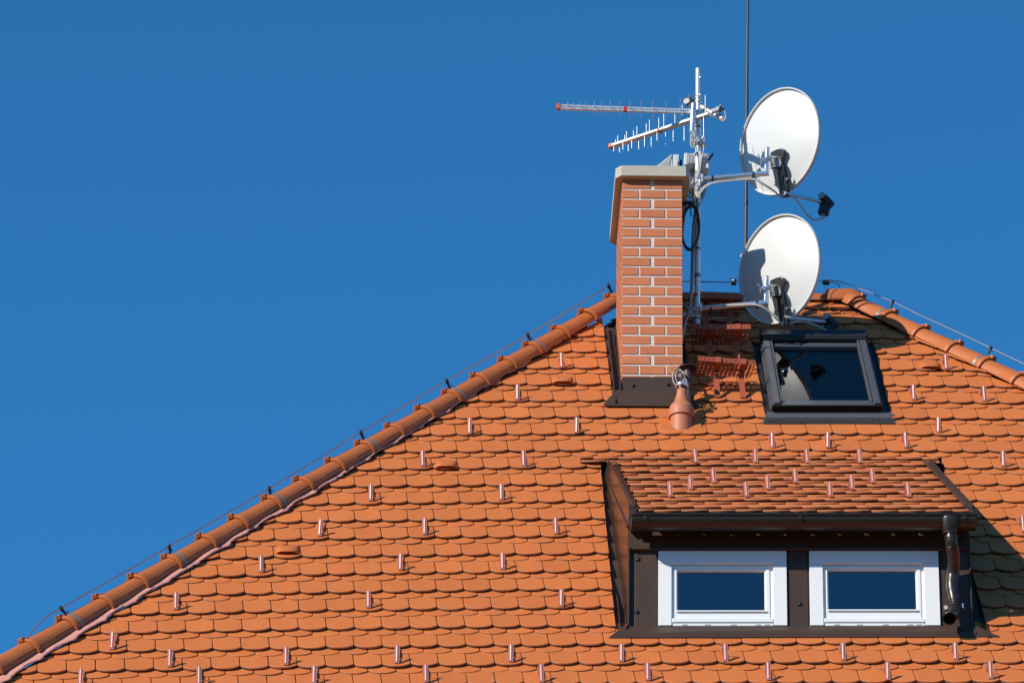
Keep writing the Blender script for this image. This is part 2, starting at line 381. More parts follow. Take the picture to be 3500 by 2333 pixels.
def sideroof(A,up,s,nrm,sgn):
    # p,q: points on the hip line in the front plane, tiles run along +y
    mbs=MB()
    def fr(y,v,h): return Vector((A.x,0,A.z))+s*v+Vector((0,1,0))*y+nrm*h
    dy=up.y/(up.dot(s)); 
    top=(F(0,6.5).z-A.z)/s.z
    hpA=(-1,dy,-A.y-.03)
    vlo=(F(0,-3.0).z-A.z)/s.z
    for row in range(-60,30):
        v=row*.3
        if v<vlo or v>top-.1: continue
        for layer in (0,1):
            for ci in range(-26,64):
                cu=ci*.18+(.09 if layer==0 else 0)
                if cu>10: continue
                tile(mbs,fr,cu,v-(.075 if layer else 0),.18,[hpA,(0,1,top)],h0=(-.0 if layer==0 else -TT-.001)-.03,length=.36)
    plate(mbs,fr,[(A.y+dy*vlo,vlo),(10,vlo),(10,top),(A.y+dy*top,top)],-.12,-.10,2)
    return mbs.build('roof',[M['tile'],M['tile_edge'],M['dark']],house,axes=(Vector((0,1,0)),s,nrm))
sL=Vector((dLf.x,0,dLf.z)).normalized(); nL=Vector((-sL.z,0,sL.x)); sR=Vector((dRf.x,0,dRf.z)).normalized(); nR=Vector((-sR.z,0,sR.x)); nR=-nR if nR.z<0 else nR
sideroof(A0-wLf*.035,dLf,sL,nL,1)
sideroof(B0-wRf*.035,dRf,sR,nR,-1)
for O_,d_,w_,s0,s1 in ((A0,dLf,wLf,-2.5,7.0),(B0,dRf,wRf,-7.0,.12)):
    l_=d_.cross(w_); m_=MB(); m_.prism([O_+d_*s0+l_*a+w_*b for a,b in ((-.040,-.05),(.040,-.05),(.035,.03),(-.035,.03))],d_*(s1-s0)); m_.build('hip_gap_filler',M['dark'],roof)  # added near-black filler under the hip tiles: shade as colour, blocks sky
# top tile of the right hip, shorter, and the rounded ridge end tile
put('hip_tile',hipshort,frame(B0,dRf,wRf),roof)
ridY=F(0,6.62).y+.02; 
def RGp(x,y): return PY(x,y,ridY)
rgc=RGp(2700,1040)   # ridge axis height reference
rz=rgc.z
rl=RGp(2383,1040); rdir=Vector((1,0,.010)).normalized()
for x in (2176,2250,2383,2535,2687):
    p=RGp(x,1030); p.z=rz+(p.x-rgc.x)*.01
    put('ridge_tile',hipme,frame(p,rdir,Vector((0,0,1))),roof)
# end cap : domed wide half-round
mb=MB(); c0=RGp(2826,1030); c0.z=rz; n=28
st=[(-.01,.128),(.0,.134),(.04,.136),(.16,.140),(.22,.132),(.26,.112),(.285,.08),(.295,.03)]
vs=[];fs=[]
for s,r in st:
    for i in range(n+1):
        a=-rad(98)+2*rad(98)*i/n; vs.append(c0+Vector((s,math.sin(a)*r,math.cos(a)*r-.01)))
for j in range(len(st)-1):
    for i in range(n): fs.append([j*(n+1)+i,(j+1)*(n+1)+i,(j+1)*(n+1)+i+1,j*(n+1)+i+1])
mb.add(vs,fs)
o=mb.build('ridge_end_tile',M['hip'],roof,smooth=50); md=o.modifiers.new('t','SOLIDIFY'); md.thickness=.012
# wavy foil flashing beside the hips
def foil(name,p,q,side,m,s0,s1,depth=.055):
    mb=MB(); a=Vector((*p,0));b=Vector((*q,0)); d=(b-a).normalized(); nrm=Vector((-d.y,d.x,0))*side
    n=int((s1-s0)/.011); rows=[]; 
    wob=[random.uniform(-.008,.008) for _ in range(400)]
    vs=[]
    for i in range(n+1):
        s=s0+(s1-s0)*i/n; ph=(s/.355)%1.0; dip=.5-.5*math.cos(2*math.pi*ph)
        wv=.012*(1 if ph<.22 else -.25)*math.sin(ph*math.pi/.22 if ph<.22 else (ph-.22)*math.pi/.78)+wob[int(s*9)%400]
        ple=(.0016 if (ph>.72 or ph<.18) else .0004)*(1 if i%2 else -1)
        e=a+d*s
        for t,(w_,h_) in enumerate(((.004+wv,.000+.008*dip),(-.010+wv*1.0,.010+.008*dip),(-.028+wv*.5,.010+.006*dip),(-.060,.012),(-.095,.018))):
            w2=-(-w_) ; pnt=e+nrm*(-w_)
            vs.append(F(pnt.x,pnt.y,h_+ple+(.004 if t==0 else 0)))
    fs=[[i*5+j,(i+1)*5+j,(i+1)*5+j+1,i*5+j+1] for i in range(n) for j in range(4)]
    mb.add(vs,fs); o=mb.build(name,m,roof,smooth=60); md=o.modifiers.new('t','SOLIDIFY'); md.thickness=.0012
    return o
Ltot=(Vector((*HL1,0))-Vector((*HL0,0))).length
foil('hip_flashing',HL0,HL1,1,M['copper_matt'],-2.2,Ltot+.06)
foil('hip_flashing',HR1,HR0,-1,M['hip'],-6.5,1.35)  # right foil takes the darker clay colour to stand in for its shade
# ------------------------------------------------------------------ chimney
CH=(.115,.566,2.779,3.66)  # x0 x1 y0 y1 ; leaning slightly with EZc
CZ0=3.60; LEAN=.0165; TIL=.0068
def C(x,y,z): return Vector((x+LEAN*(z-CZ0),y,z+TIL*(x-.3)))
mb=MB(); x0,x1,y0,y1=CH; ztop=5.435
mb.box(C,(x0+.004,y0+.004,3.0),(x1-.004,y1-.004,ztop),1)
ch=.0846; nrow=0; z=ztop-.002
def brick(fr_,a,b):
    mb.box(fr_,a,b,0,ch=.0025,t=min(1,max(0,random.gauss(.5,.22))),h=random.random())
while z>2.95:
    zb=z-ch+.013; zt=z-.001
    pat=[.212,.212] if nrow%2==0 else [.122,.185,.118]
    gaps=len(pat)-1; tot=sum(pat); g=((x1-x0)-tot)/gaps if gaps else 0; x=x0
    for wd in pat:
        j=random.uniform(-.0012,.0012)
        brick(C,(x,y0-.002+j,zb),(x+wd,y0+.03,zt)); brick(C,(x,y1-.03,zb),(x+wd,y1+.002,zt)); x+=wd+g
    ys=[y0+.034]; yy=y0+(.0 if nrow%2 else .10)
    yv=[];
    while yy<y1-.03:
        L_=.19 if yy>y0+.01 or nrow%2 else .1
        a_=max(yy,y0+.0305); b_=min(yy+L_,y1-.0305)
        if b_-a_>.03: 
            brick(C,(x0-.002,a_,zb),(x0+.03,b_,zt)); brick(C,(x1-.03,a_,zb),(x1+.002,b_,zt))
        yy+=L_+.014
    if nrow%2==0:
        brick(C,(x0-.002,y0+.0305,zb),(x0+.03,y0+.088,zt)); brick(C,(x1-.03,y0+.0305,zb),(x1+.002,y0+.088,zt))
    z-=ch; nrow+=1
chimney=mb.build('chimney',[M['brick'],M['mortar']],house)
# concrete cap with clipped corners
mb=MB(); q=.042; X0,X1,Y0,Y1=.062,.622,2.715,3.715; zc0,zc1=5.437,5.528
out=[(X0+q,Y0),(X1-q*.75,Y0),(X1,Y0+q),(X1,Y1-q),(X1-q,Y1),(X0+q,Y1),(X0,Y1-q),(X0,Y0+q)]
n=8; rings=[(zc0,0),(zc1-.006,0.0),(zc1,.006),(zc1+.004,.05)]
vs=[]
for zz_,ins in rings:
    for (x,y) in out:
        mx,my=(X0+X1)/2,(Y0+Y1)/2; l=math.hypot(x-mx,y-my); vs.append(C(x+(mx-x)/l*ins,y+(my-y)/l*ins,zz_))
fs=[list(range(n))[::-1],[3*n+i for i in range(n)]]+[[j*n+i,j*n+(i+1)%n,(j+1)*n+(i+1)%n,(j+1)*n+i] for j in range(3) for i in range(n)]
mb.add(vs,fs); mb.build('chimney_cap',M['concrete'],chimney)
# flashing
mb=MB()
f0=.012; yb=y0-.010
# upstand in front, apron below, side upstands that climb with the roof
zt_=3.722; zfold=C(.3,0,0).z*0+3.612
front=[C(x0+.006,yb,zt_),C(x1+.012,yb,zt_+.004),C(x1+.012,yb,zfold),C(x0-.02,yb,zfold)]
mb.prism([front[0],front[3],front[2],front[1]],Vector((0,-.003,0)))
va0,va1=4.358,4.345
ap=[F(-.024,4.345,.020),F(.700,4.360,.020),F(.66,4.41,.022)]
# sloping apron
vtop=front[3]; 
mb.prism([F(-.02,4.345,-.004),F(.70,4.360,-.004),F(.70,4.375,.004),F(-.02,4.360,.004)],RN*.004)
pa=[F(.02,4.360,.004),F(.66,4.375,.004),C(x1+.02,yb-.002,zfold),C(x0-.03,yb-.002,zfold)]
mb.prism(pa,RN*.003)
mb.prism([F(-.02,4.360,.004),F(.02,4.360,.004),C(x0-.03,yb-.002,zfold),F(.02,4.47,.01)],RN*.003)
# left side: upstand on the brick and channel on the roof
def sideflash(sx,xw,out_u):
    xo=xw-.006*sx
    vA,vB=4.40,6.0
    up=[]
    for v in (4.47,4.75,5.1,5.5,5.9):
        b=F(0,v,.0); up.append((b.y,b.z))
    top=[C(xo,y,z+.14-.03*i) for i,(y,z) in enumerate(up)]; bot=[C(xo,y,z-.03) for (y,z) in up]
    for i in range(4): mb.prism([top[i],top[i+1],bot[i+1],bot[i]],Vector((-sx*.003,0,0)))
    u_in=C(xo,0,3.8).x
    mb.prism([F(u_in,4.38,-.028),F(out_u,4.38,-.028),F(out_u,5.95,-.028),F(u_in,5.95,-.028)],RN*.004)
    um=(u_in*.45+out_u*.55)
    mb.prism([F(um,4.37,-.02),F(um,5.9,-.02),F(um,5.9,.012),F(um,4.37,.03)],Vector((-sx*.004,0,0)))
sideflash(1,x0,.03); sideflash(-1,x1,.655)
flash=mb.build('chimney_flashing',M['brown'],chimney)
mb=MB(); 
def rivet(P,n,parent,r=.012,name='screw_cap'):
    a=MB(); a.tube([P,P+n*.003],r*1.25,14); a.sphere(P+n*.003,r*.92,n=12,ax=n,sq=.75)
    a.build(name,M['brown_gloss'],parent,smooth=50)
for px_,py_ in ((2164,1317),(2284,1313)):
    P=PY(px_,py_,yb-.004); rivet(P,Vector((0,-1,0)),chimney,.0125)
# ------------------------------------------------------------------ dormer
SLP=math.tan(rad(37.1))
zE=.794            # tail height at b=-.17
def DR(a,s,h=0.0):  # dormer roof plane: s metres up the slope from the eave tails
    c37,s37=math.cos(rad(37.1)),math.sin(rad(37.1))
    P=b0+EX*a+EY*(-.17+s*c37)+EZ*(zE+s*s37)
    n=(EX.cross(EY*c37+EZ*s37)).normalized(); return P+n*h
DU=EX.normalized(); DV=(EY*math.cos(rad(37.1))+EZ*math.sin(rad(37.1))).normalized(); DN=DU.cross(DV).normalized()
sl_=lambda b:(b+.17)/math.cos(rad(37.1))
tails=[-.132,.112,.382,.636,.885,1.15,1.408,1.66]
dormer=None
# dormer body : front panels and cheeks
mb=MB()
aL,aR=-.199,2.060
wins=[(-.0005,.845),(.997,1.8515)]; ops=[(.086,.756),(1.084,1.7525)]
zb_,zt2=.012,.562; ozb,ozt=.046,.4665
fr=D
# brown front wall pieces (butted)
mb.box(fr,(aL,0.022,-.05),(wins[0][0]+.0,.06,.70)); mb.box(fr,(wins[0][1],.022,-.05),(wins[1][0],.06,.70)); mb.box(fr,(wins[1][1],.022,-.05),(aR,.06,.70))
mb.box(fr,(wins[0][0],.0225,zt2),(wins[0][1],.06,.70)); mb.box(fr,(wins[1][0],.0225,zt2),(wins[1][1],.06,.70))
mb.box(fr,(wins[0][0],.0225,-.05),(wins[0][1],.06,ozb-.01)); mb.box(fr,(wins[1][0],.0225,-.05),(wins[1][1],.06,ozb-.01))
# raised panel sheets
for a0,a1 in ((aL+.042,wins[0][0]-.006),(wins[0][1]+.014,wins[1][0]-.012),(wins[1][1]+.016,aR-.004)):
    mb.box(fr,(a0,.012,-.02),(a1,.0218,.66),ch=.004)
# corner posts
mb.box(fr,(aL-.004,-.008,-.02),(aL+.006,.03,.69)); mb.box(fr,(aR-.006,-.004,-.02),(aR+.004,.03,.69))
dormer=mb.build('dormer',M['brown'],house)
# cheeks: follow main roof below, dormer roof above
def cheek(a,sx):
    m_=MB(); Pf0=D(a,.03,-.10); Pf1=D(a,.03,.86)
    J=Dl(F(0,3.36)); 
    tops=[];bots=[]
    N=9
    for i in range(N):
        b=.03+(1.68-.03)*i/(N-1)
        Pt=D(a,b,zE+(b+.17)*SLP-.03)
        X=D(a,b,0); Xr=X.copy(); Xr.z=X.y*math.tan(PITCH)-.16
        Pt2=Pt; 
        if Xr.z>Pt2.z: Xr.z=Pt2.z
        tops.append(Pt2); bots.append(Xr)
    for i in range(N-1): m_.prism([bots[i],bots[i+1],tops[i+1],tops[i]][::(1 if sx>0 else -1)],Vector((sx*.02,0,0)))
    return m_
c1=cheek(aL,1).build('cheek',M['brown_cheek'],dormer); c2=cheek(aR,-1).build('cheek',M['brown_cheek'],dormer)
# verge boards with drip edge and verge channel
def verge(a,sx,name='verge_board'):
    m_=MB()
    bF,bB=-.105,1.56
    def T(b,dz): return D(a-sx*.006,b,zE+(b+.17)*SLP+dz)
    o_=Vector((-sx*.004,0,0))
    # fascia side sheet
    m_.prism([T(bF,.005),T(bF+.0,-.150),T(bB,-.150),T(bB,.005)],o_)
    # drip profile along the lower edge
    m_.prism([T(bF+.02,-.150),T(bB,-.150),T(bB,-.174),T(bF+.03,-.174)],Vector((-sx*.016,0,0)))
    # top lip and channel between lip and tiles
    m_.prism([T(bF,.005),T(bF,.022),T(bB,.022),T(bB,.005)],Vector((-sx*.004,0,0)))
    ins=sx*.040
    m_.prism([T(bF,-.012)+Vector((0,0,0)),T(bB,-.012),T(bB,-.012)+Vector((ins,0,0)),T(bF,-.012)+Vector((ins,0,0))],Vector((0,0,-.004)))
    m_.prism([T(bF,-.008)+Vector((ins,0,0)),T(bB,-.008)+Vector((ins,0,0)),T(bB,.014)+Vector((ins,0,0)),T(bF,.014)+Vector((ins,0,0))],Vector((sx*.003,0,0)))
    # closing front sheet
    m_.prism([T(bF,.02),T(bF,-.150),T(bF,-.150)+Vector((ins*1.2,0,0)),T(bF,-.01)+Vector((ins*1.2,0,0))],Vector((0,.004,0)))
    return m_.build(name,M['brown_cheek'] if sx>0 else M['brown'],dormer)
verge(aL,1); verge(aR,-1)
# fascia and soffit
mb=MB()
mb.box(D,(aL+.005,-.0125,.5795),(aR-.005,.0212,.80)); mb.box(D,(aL+.02,-.020,.5650),(aR-.02,.0211,.5793),ch=.004)
mb.build('fascia',M['brown'],dormer)
# dormer roof tiles
mb=MB()
for r,bt in enumerate(tails):
    s=sl_(bt)+.045
    for layer in (0,1):
        for ci in range(-4,17):
            cc=ci+(.5 if layer==0 else 0)
            cu=-.145+cc*.180
            if cu>2.3: continue
            L_,R_=(-.150-.005*r,2.03-.004*r)
            if r==6: L_,R_=-.20,2.02
            if r==7: L_,R_=-.42,2.13
            tile(mb,DR,cu,s-(.075 if layer else 0),.180,[(-1,0,-L_),(1,0,R_)],h0=(0 if layer==0 else -TT-.001),k=.105,length=.34,arc=.040)
plate(mb,DR,[(-.13,.05),(2.0,.05),(2.0,2.45),(-.13,2.45)],-.10,-.06,2)
droof=mb.build('dormer_roof',[M['tile'],M['tile_edge'],M['dark']],dormer,axes=(DU,DV,DN))
# sill apron, side channels
mb=MB()
vA=.41
def W_(a,b,c): return D(a,b,c)
top=[D(aL-.03,-.004,.006),D(aR+.03,-.004,.006)]; 
lo=[F(-.10,.425,.020),F(2.36,.515,.020)]; lo2=[F(-.136,.398,.002),F(2.429,.490,.002)]
mb.prism([top[0],lo[0],lo[1],top[1]],Vector((0,.003,-.004)))
mb.prism([lo[0],lo2[0],lo2[1],lo[1]],Vector((0,.003,-.004)))
mb.prism([top[0],top[1],D(aR+.03,.03,.010),D(aL-.03,.03,.010)],Vector((0,0,-.004)))
for sx,a,u_o in ((1,aL,-.09),(-1,aR,2.372)):
    ua=D(a,0,0).x
    ub=D(a,1.6,0).x
    mb.prism([F(ua+.10*sx,.42,-.055),F(u_o-.03*sx,.42,-.055),F(u_o-.03*sx,3.35,-.055),F(ub+.12*sx,3.35,-.055)],RN*.004)
    um=ua-sx*.066 if sx<0 else ua*.48+u_o*.52+.0
    um=(ua+u_o)/2 if sx>0 else ua+.18
    um=ua+(-.05 if sx>0 else .10)
    mb.prism([F(um,.47,-.04),F(um,1.15,-.04),F(um,1.15,-.028),F(um,.9,-.005),F(um,.47,.012)],Vector((-sx*.003,0,0)))
    e=ua-sx*.012
    mb.prism([F(e,.50,-.02),F(e,.72,-.02),F(e,.72,.03),F(e,.50,.025)],Vector((-sx*.003,0,0)))
mb.build('sill_flashing',M['brown'],dormer)
for px_,py_ in ((2179.7,1910),(2177,2090),(2733,2063),(2727,1913)):
    rivet(PY(px_,py_,b0.y+.0115),Vector((0,-1,0)),dormer,.0135)
# windows
for (wa,wb),(oa,ob),(ga,gb,gz0,gz1),lab in zip(wins,ops,((.130,.700,.125,.420),(1.124,1.699,.131,.426)),(0,1)):
    w=MB(); fr=D
    zt=.5615
    w.box(fr,(wa,-.004,zb_),(oa,.03,ozt),ch=.0015); w.box(fr,(ob,-.004,zb_),(wb,.03,ozt),ch=.0015)
    w.box(fr,(wa,-.0045,ozt+.0008),(wb,.0305,zt),ch=.0015)
    # inner frame
    w.box(fr,(oa+.0005,.018,ozb),(oa+.02,.055,ozt-.0005)); w.box(fr,(ob-.02,.018,ozb),(ob-.0005,.055,ozt-.0005))
    w.box(fr,(oa+.0202,.0181,ozt-.012),(ob-.0202,.055,ozt-.0006))
    win=w.build('window',M['white'],house)
    w=MB()
    i0,i1,j0,j1=oa+.021,ob-.021,.0665,ozt-.0125
    w.box(fr,(i0,.010,j0),(ga-.008,.05,j1),ch=.003); w.box(fr,(gb+.008,.010,j0),(i1,.05,j1),ch=.003)
    w.box(fr,(ga-.0078,.0104,gz1+.007),(gb+.0078,.05,j1),ch=.003); w.box(fr,(ga-.0078,.0104,j0),(gb+.0078,.05,gz0-.012),ch=.003)
    # glazing beads
    w.box(fr,(ga-.0075,.022,gz0-.0118),(ga-.001,.045,gz1+.0065)); w.box(fr,(gb+.001,.022,gz0-.0118),(gb+.0075,.045,gz1+.0065))
    w.box(fr,(ga-.001,.022,gz1),(gb+.001,.045,gz1+.0065))
    w.box(fr,(ga-.012,-.002,gz0-.0116),(gb+.012,.044,gz0-.0005),ch=.002)
    w.build('sash',M['white'],win)
    w=MB()
    w.box(fr,(oa+.004,-.004,.0335),(ob-.003,.03,.066),ch=.004)
    w.box(fr,(oa+.006,.004,.0125),(ob-.005,.03,.0332),ch=.001)
    w.build('sill_rail',M['white'],win)
    for t in (.07,.22,.39,.55,.61): w=MB(); w.box(fr,(oa+t*(1.0),.0025,.0165),(oa+t+.038,.0045,.0215)); w.build('weep_hole_cover',M['greyp'],win)
    w=MB(); w.box(fr,(ga-.0009,.034,gz0-.0004),(gb+.0009,.038,gz1-.0002)); w.build('pane',M['glass'],win)
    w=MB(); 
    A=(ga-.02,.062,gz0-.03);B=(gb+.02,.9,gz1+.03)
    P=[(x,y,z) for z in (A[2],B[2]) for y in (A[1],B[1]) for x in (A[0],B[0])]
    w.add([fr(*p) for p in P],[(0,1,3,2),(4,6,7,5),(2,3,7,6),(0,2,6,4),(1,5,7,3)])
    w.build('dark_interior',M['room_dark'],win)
# gutter
gut=MB(); rg=.072; bc=-.197; zcg=.688; n=18
A_,B_=aL-.002,aR+.012
prof=[]
for i in range(n+1):
    a=math.pi+math.pi*i/n; prof.append((bc+rg*math.cos(a),zcg+rg*math.sin(a)))
inner=[(bc+(y-bc)*.965,zcg+(z-zcg)*.965) for y,z in prof]; prof_=prof+[(bc+rg,zcg+.075)]; inner=inner+[(bc+rg-.003,zcg+.075)]
loop=prof_+inner[::-1]
def ext(mb_,loop,a0,a1,seg=1,m=0):
    N=len(loop); vs=[]
    for i in range(seg+1):
        a=a0+(a1-a0)*i/seg
        for (b,c) in loop: vs.append(D(a,b,c))
    fs=[[i*N+j,i*N+(j+1)%N,(i+1)*N+(j+1)%N,(i+1)*N+j] for i in range(seg) for j in range(N)]
    mb_.add(vs,fs,m)
ext(gut,loop,A_,B_,12)
# rolled front bead
gut.tube([D(A_,bc-rg-.004,zcg+.004),D(B_,bc-rg-.004,zcg+.004)],.0105,12)
# end plates
for a in (A_,B_):
    gut.prism([D(a,b,c) for b,c in prof],EX*(.004 if a==A_ else -.004))
gutter=gut.build('gutter',M['brown_gloss'],house,smooth=40)
for a in (-.115,.905,1.99):
    g=MB(); pr=[(bc+(rg+.003)*math.cos(math.pi+math.pi*i/14),zcg+(rg+.003)*math.sin(math.pi+math.pi*i/14)) for i in range(15)]
    pr=[(bc-rg-.017,zcg+.016)]+pr
    for i in range(len(pr)-1):
        (y_0,z_0),(y_1,z_1)=pr[i],pr[i+1]; l=math.hypot(y_1-y_0,z_1-z_0); ny,nz=-(z_1-z_0)/l*.003,(y_1-y_0)/l*.003
        g.prism([D(a-.014,y_0,z_0),D(a-.014,y_1,z_1),D(a+.014,y_1,z_1),D(a+.014,y_0,z_0)],EY*-abs(ny)*1-EZ*.001-EY*.001)
    g.sphere(D(a,bc-rg-.004,zcg-.022),.006,ax=Vector((0,-1,0)),sq=.6)
    g.build('gutter_bracket',M['brown_gloss'],gutter,smooth=40)
# downpipe with outlet funnel
dp=MB()
def PD(x,y,b): 
    v=DP(x,y,b); return D(v.x,b,v.z)
fc=DP(3245,1780,-.21)
ax_=fc.x
secs=[(zcg-.010,.067,.080,-.208),(zcg-.022,.072,.083,-.206),(zcg-.088,.045,.047,-.200),(zcg-.108,.0435,.0435,-.198)]
vs=[];N=20
for zc_,ra,rb,b_ in secs:
    for j in range(N):
        t=2*math.pi*j/N; vs.append(D(ax_+ra*math.copysign(abs(math.cos(t))**.8,math.cos(t)),b_+rb*math.copysign(abs(math.sin(t))**.8,math.sin(t)),zc_))
fs=[[i*N+j,(i+1)*N+j,(i+1)*N+(j+1)%N,i*N+(j+1)%N] for i in range(len(secs)-1) for j in range(N)]
dp.add(vs,fs)
def P3(x,y,b): 
    v=DP(x,y,b); return Vector((v.x,b,v.z))
chain=[(3250,1826,-.198),(3251,1850,-.192),(3257,1885,-.15),(3260,1920,-.095),(3257,1960,-.052),(3254,2000,-.050),(3259,2035,-.052),(3264,2060,-.060),(3264,2080,-.070),(3258,2098,-.095),(3249,2108,-.140),(3244,2113,-.185)]
pth=bez([D(*P3(*c)) for c in chain],5)
dp.tube(pth,[.0415 if i<len(pth)*.5 else .040 for i in range(len(pth))],22,caps=False)
dp.tube(pth[::-1],[.0375]*len(pth),22,caps=False)
# joint rings
for i,r_ in ((1,.0435),(3,.0432),(7,.0428),(20,.0425),(34,.0422),(36,.0424),(39,.0424),(41,.0424),(len(pth)-1,.0418)):
    i=min(i,len(pth)-2); a=pth[i]; d=(pth[i+1]-pth[i]).normalized()
    rp=[a+ (d.orthogonal().normalized()*math.cos(t)+d.cross(d.orthogonal().normalized())*math.sin(t))*r_ for t in [2*math.pi*k/24 for k in range(25)]]
    dp.tube(rp,.0018,6,caps=False)
downpipe=dp.build('downpipe',M['brown_gloss'],house,smooth=50)
cl=MB(); i=38; a=pth[i]; 
cl.tube([PY(3233,2074,b0.y+.012),PY(3233,2074,b0.y-.02)],.014,16); cl.build('wall_screw',M['dish'],downpipe,smooth=40); cl=MB()
cl.box(lambda x,y,z:a+Vector((x,y,z)),(.044,-.02,-.018),(.054,-.012,.018),ch=.002)
cl.build('pipe_clamp',M['zinc'],downpipe,smooth=40)
# ------------------------------------------------------------------ roof window
S_BL,S_BR,S_TL,S_TR=(1.198,4.207),(2.001,4.236),(1.207,5.587),(2.003,5.612)
def S(a,b,h):  # a in 0..1 across, b in metres up from the bottom edge, h above roof
    t=b/1.38; u=(S_BL[0]*(1-a)+S_BR[0]*a)*(1-t)+(S_TL[0]*(1-a)+S_TR[0]*a)*t; v=(S_BL[1]*(1-a)+S_BR[1]*a)*(1-t)+(S_TL[1]*(1-a)+S_TR[1]*a)*t
    return F(u,v,h)
w=MB()
HH=.085
# lower sash rail, black front, side covers
w.box(S,(0,0.0,.035),(1,.02,HH-.012),1)
w.box(S,(.0,.0202,-.05),(.020,1.36,HH-.02)); w.box(S,(.980,.0202,-.05),(1.0,1.36,HH-.02))
w.box(S,(.0202,.0204,-.05),(.9798,.085,HH-.014),ch=.004)
w.box(S,(.012,.028,HH-.0195),(.075,.70,HH+.006),ch=.006); w.box(S,(.012,.703,HH-.0195),(.075,1.30,HH+.005),ch=.006)
w.box(S,(.925,.028,HH-.0195),(.988,.70,HH+.006),ch=.006); w.box(S,(.925,.703,HH-.0195),(.988,1.30,HH+.005),ch=.006)
w.box(S,(-.012,.05,.0),(-.0005,1.30,HH-.04),ch=.003); w.box(S,(1.0005,.05,.0),(1.012,1.30,HH-.04),ch=.003)
rw=w.build('roof_window',[M['anthracite'],M['gasket']],house,axes=(RU,RV,RN))
w=MB()
w.box(S,(.078,.0855,.0),(.100,1.27,HH-.002),ch=.004); w.box(S,(.900,.0855,.0),(.922,1.27,HH-.002),ch=.004)
w.box(S,(.083,.06,HH-.0015),(.094,1.27,HH+.006),ch=.002); w.box(S,(.906,.06,HH-.0015),(.917,1.27,HH+.006),ch=.002)
w.box(S,(.1002,.088,.0),(.8998,.135,HH-.022),ch=.004); w.box(S,(.1002,1.20,-.03),(.8998,1.27,HH-.02),ch=.004)
w.build('sash',M['anthracite'],rw,axes=(RU,RV,RN))
w=MB(); w.box(S,(-.012,1.285,-.02),(1.012,1.40,HH+.035),ch=.012); w.box(S,(.01,1.262,HH-.01),(.99,1.2845,HH+.02),ch=.005)
w.build('top_hood',M['anthra_dark'],rw,axes=(RU,RV,RN))
w=MB(); w.box(S,(.1001,.1352,.040),(.8999,1.1998,.046)); w.build('pane',M['sky_glass'],rw)
w=MB()
def room(A,B,m,faces=((0,1,3,2),(2,3,7,6),(0,2,6,4),(1,5,7,3)),fr_=S):
    P=[(x,y,z) for z in (A[2],B[2]) for y in (A[1],B[1]) for x in (A[0],B[0])]; w.add([fr_(*p) for p in P],list(faces),m)
room((.085,.11,-.5),(.915,1.25,.03),0)
w.box(S,(.72,.12,-.42),(.8995,1.2,-.005),1)
w.box(S,(.11,.85,-.36),(.72,.88,-.33),1); w.box(S,(.11,.62,-.36),(.72,.64,-.345),1)
w.build('room_lining',[M['room'],M['room_white']],rw)
# pleated apron and trough
w=MB()
w.prism([F(1.155,4.165,-.005),F(2.07,4.195,-.005),F(2.07,4.245,.02),F(1.155,4.215,.02)],RN*.003)
N=86
vs=[]
for i in range(N*2+1):
    t=i/(N*2); u=1.07+(2.19-1.07)*t; hh=.012 if i%2 else .001
    vc=4.075+.036*(u-1.0)
    edge=4.21+.036*(u-1.0)
    ho=-.022 if 1.13<u<2.10 else -.034
    vs.append(F(u-.012,vc,hh+ho)); vs.append(F(u,(vc+edge)/2,hh+ho+.008)); vs.append(F(u,edge,hh*.3+(0 if 1.13<u<2.10 else -.03)))
fs=[[i*3+j,(i+1)*3+j,(i+1)*3+j+1,i*3+j+1] for i in range(N*2) for j in (0,1)]
w.add(vs,fs); 
o=w.build('pleated_apron',M['lead'],rw,axes=(RU,RV,RN)); md=o.modifiers.new('t','SOLIDIFY'); md.thickness=.002
w=MB()
for ua,ub in ((1.145,1.197),(2.004,2.075)): w.box(lambda u,v,h:F(u,v,h),(ua,4.17,-.045),(ub,5.72,-.035))
w.box(lambda u,v,h:F(u,v,h),(1.1975,5.60,-.045),(2.0035,5.74,-.035))
w.build('side_trough',M['anthra_dark'],rw)
# ------------------------------------------------------------------ vent pipe (clay) and cowl
def lathe(mb_,base,ax,prof,n=28,m=0):
    ax=ax.normalized(); u=ax.orthogonal().normalized(); w_=ax.cross(u); vs=[]
    for h_,r_ in prof:
        for j in range(n):
            t=2*math.pi*j/n; vs.append(base+ax*h_+(u*math.cos(t)+w_*math.sin(t))*r_)
    fs=[[i*n+j,i*n+(j+1)%n,(i+1)*n+(j+1)%n,(i+1)*n+j] for i in range(len(prof)-1) for j in range(n)]
    fs.append([(len(prof)-1)*n+j for j in range(n)]); mb_.add(vs,fs,m)
vb=R(2329,1470,-.01); vp=empty('vent_pipe',vb,'terracotta vent pipe with bell collar and metal clamp below the chimney corner','vent pipe')
ax=Vector((.035,.0,1)).normalized(); Yv=vb.y+.074
base=PY(2329,1432,Yv)-Vector((0,0,.0))
def vz(y): return (PY(2330,y,Yv)-base).dot(ax)
vuv=uv(2329,1475)[1]
m_=MB()
prof=[(-.16,.079),(-.02,.079),(vz(1426),.081),(vz(1428),.0925),(vz(1420),.0945),(vz(1400),.092),(vz(1392),.086),(vz(1384),.072),(vz(1378),.055),(vz(1376),.0515),(vz(1361),.0495),(vz(1358),.0465),(vz(1357),.041),(vz(1334),.037),(vz(1332),.034)]
lathe(m_,base,ax,prof,36)
m_.build('pipe',M['pipe'],vp,smooth=35)
m_=MB()
m_.box(lambda u,v,h:F(u,v,h),(.375,vuv-.02,-.022),(.675,vuv+.34,-.005),ch=.003); m_.build('base_tile',M['tile'],vp)
m_=MB(); k=base+ax*vz(1327)
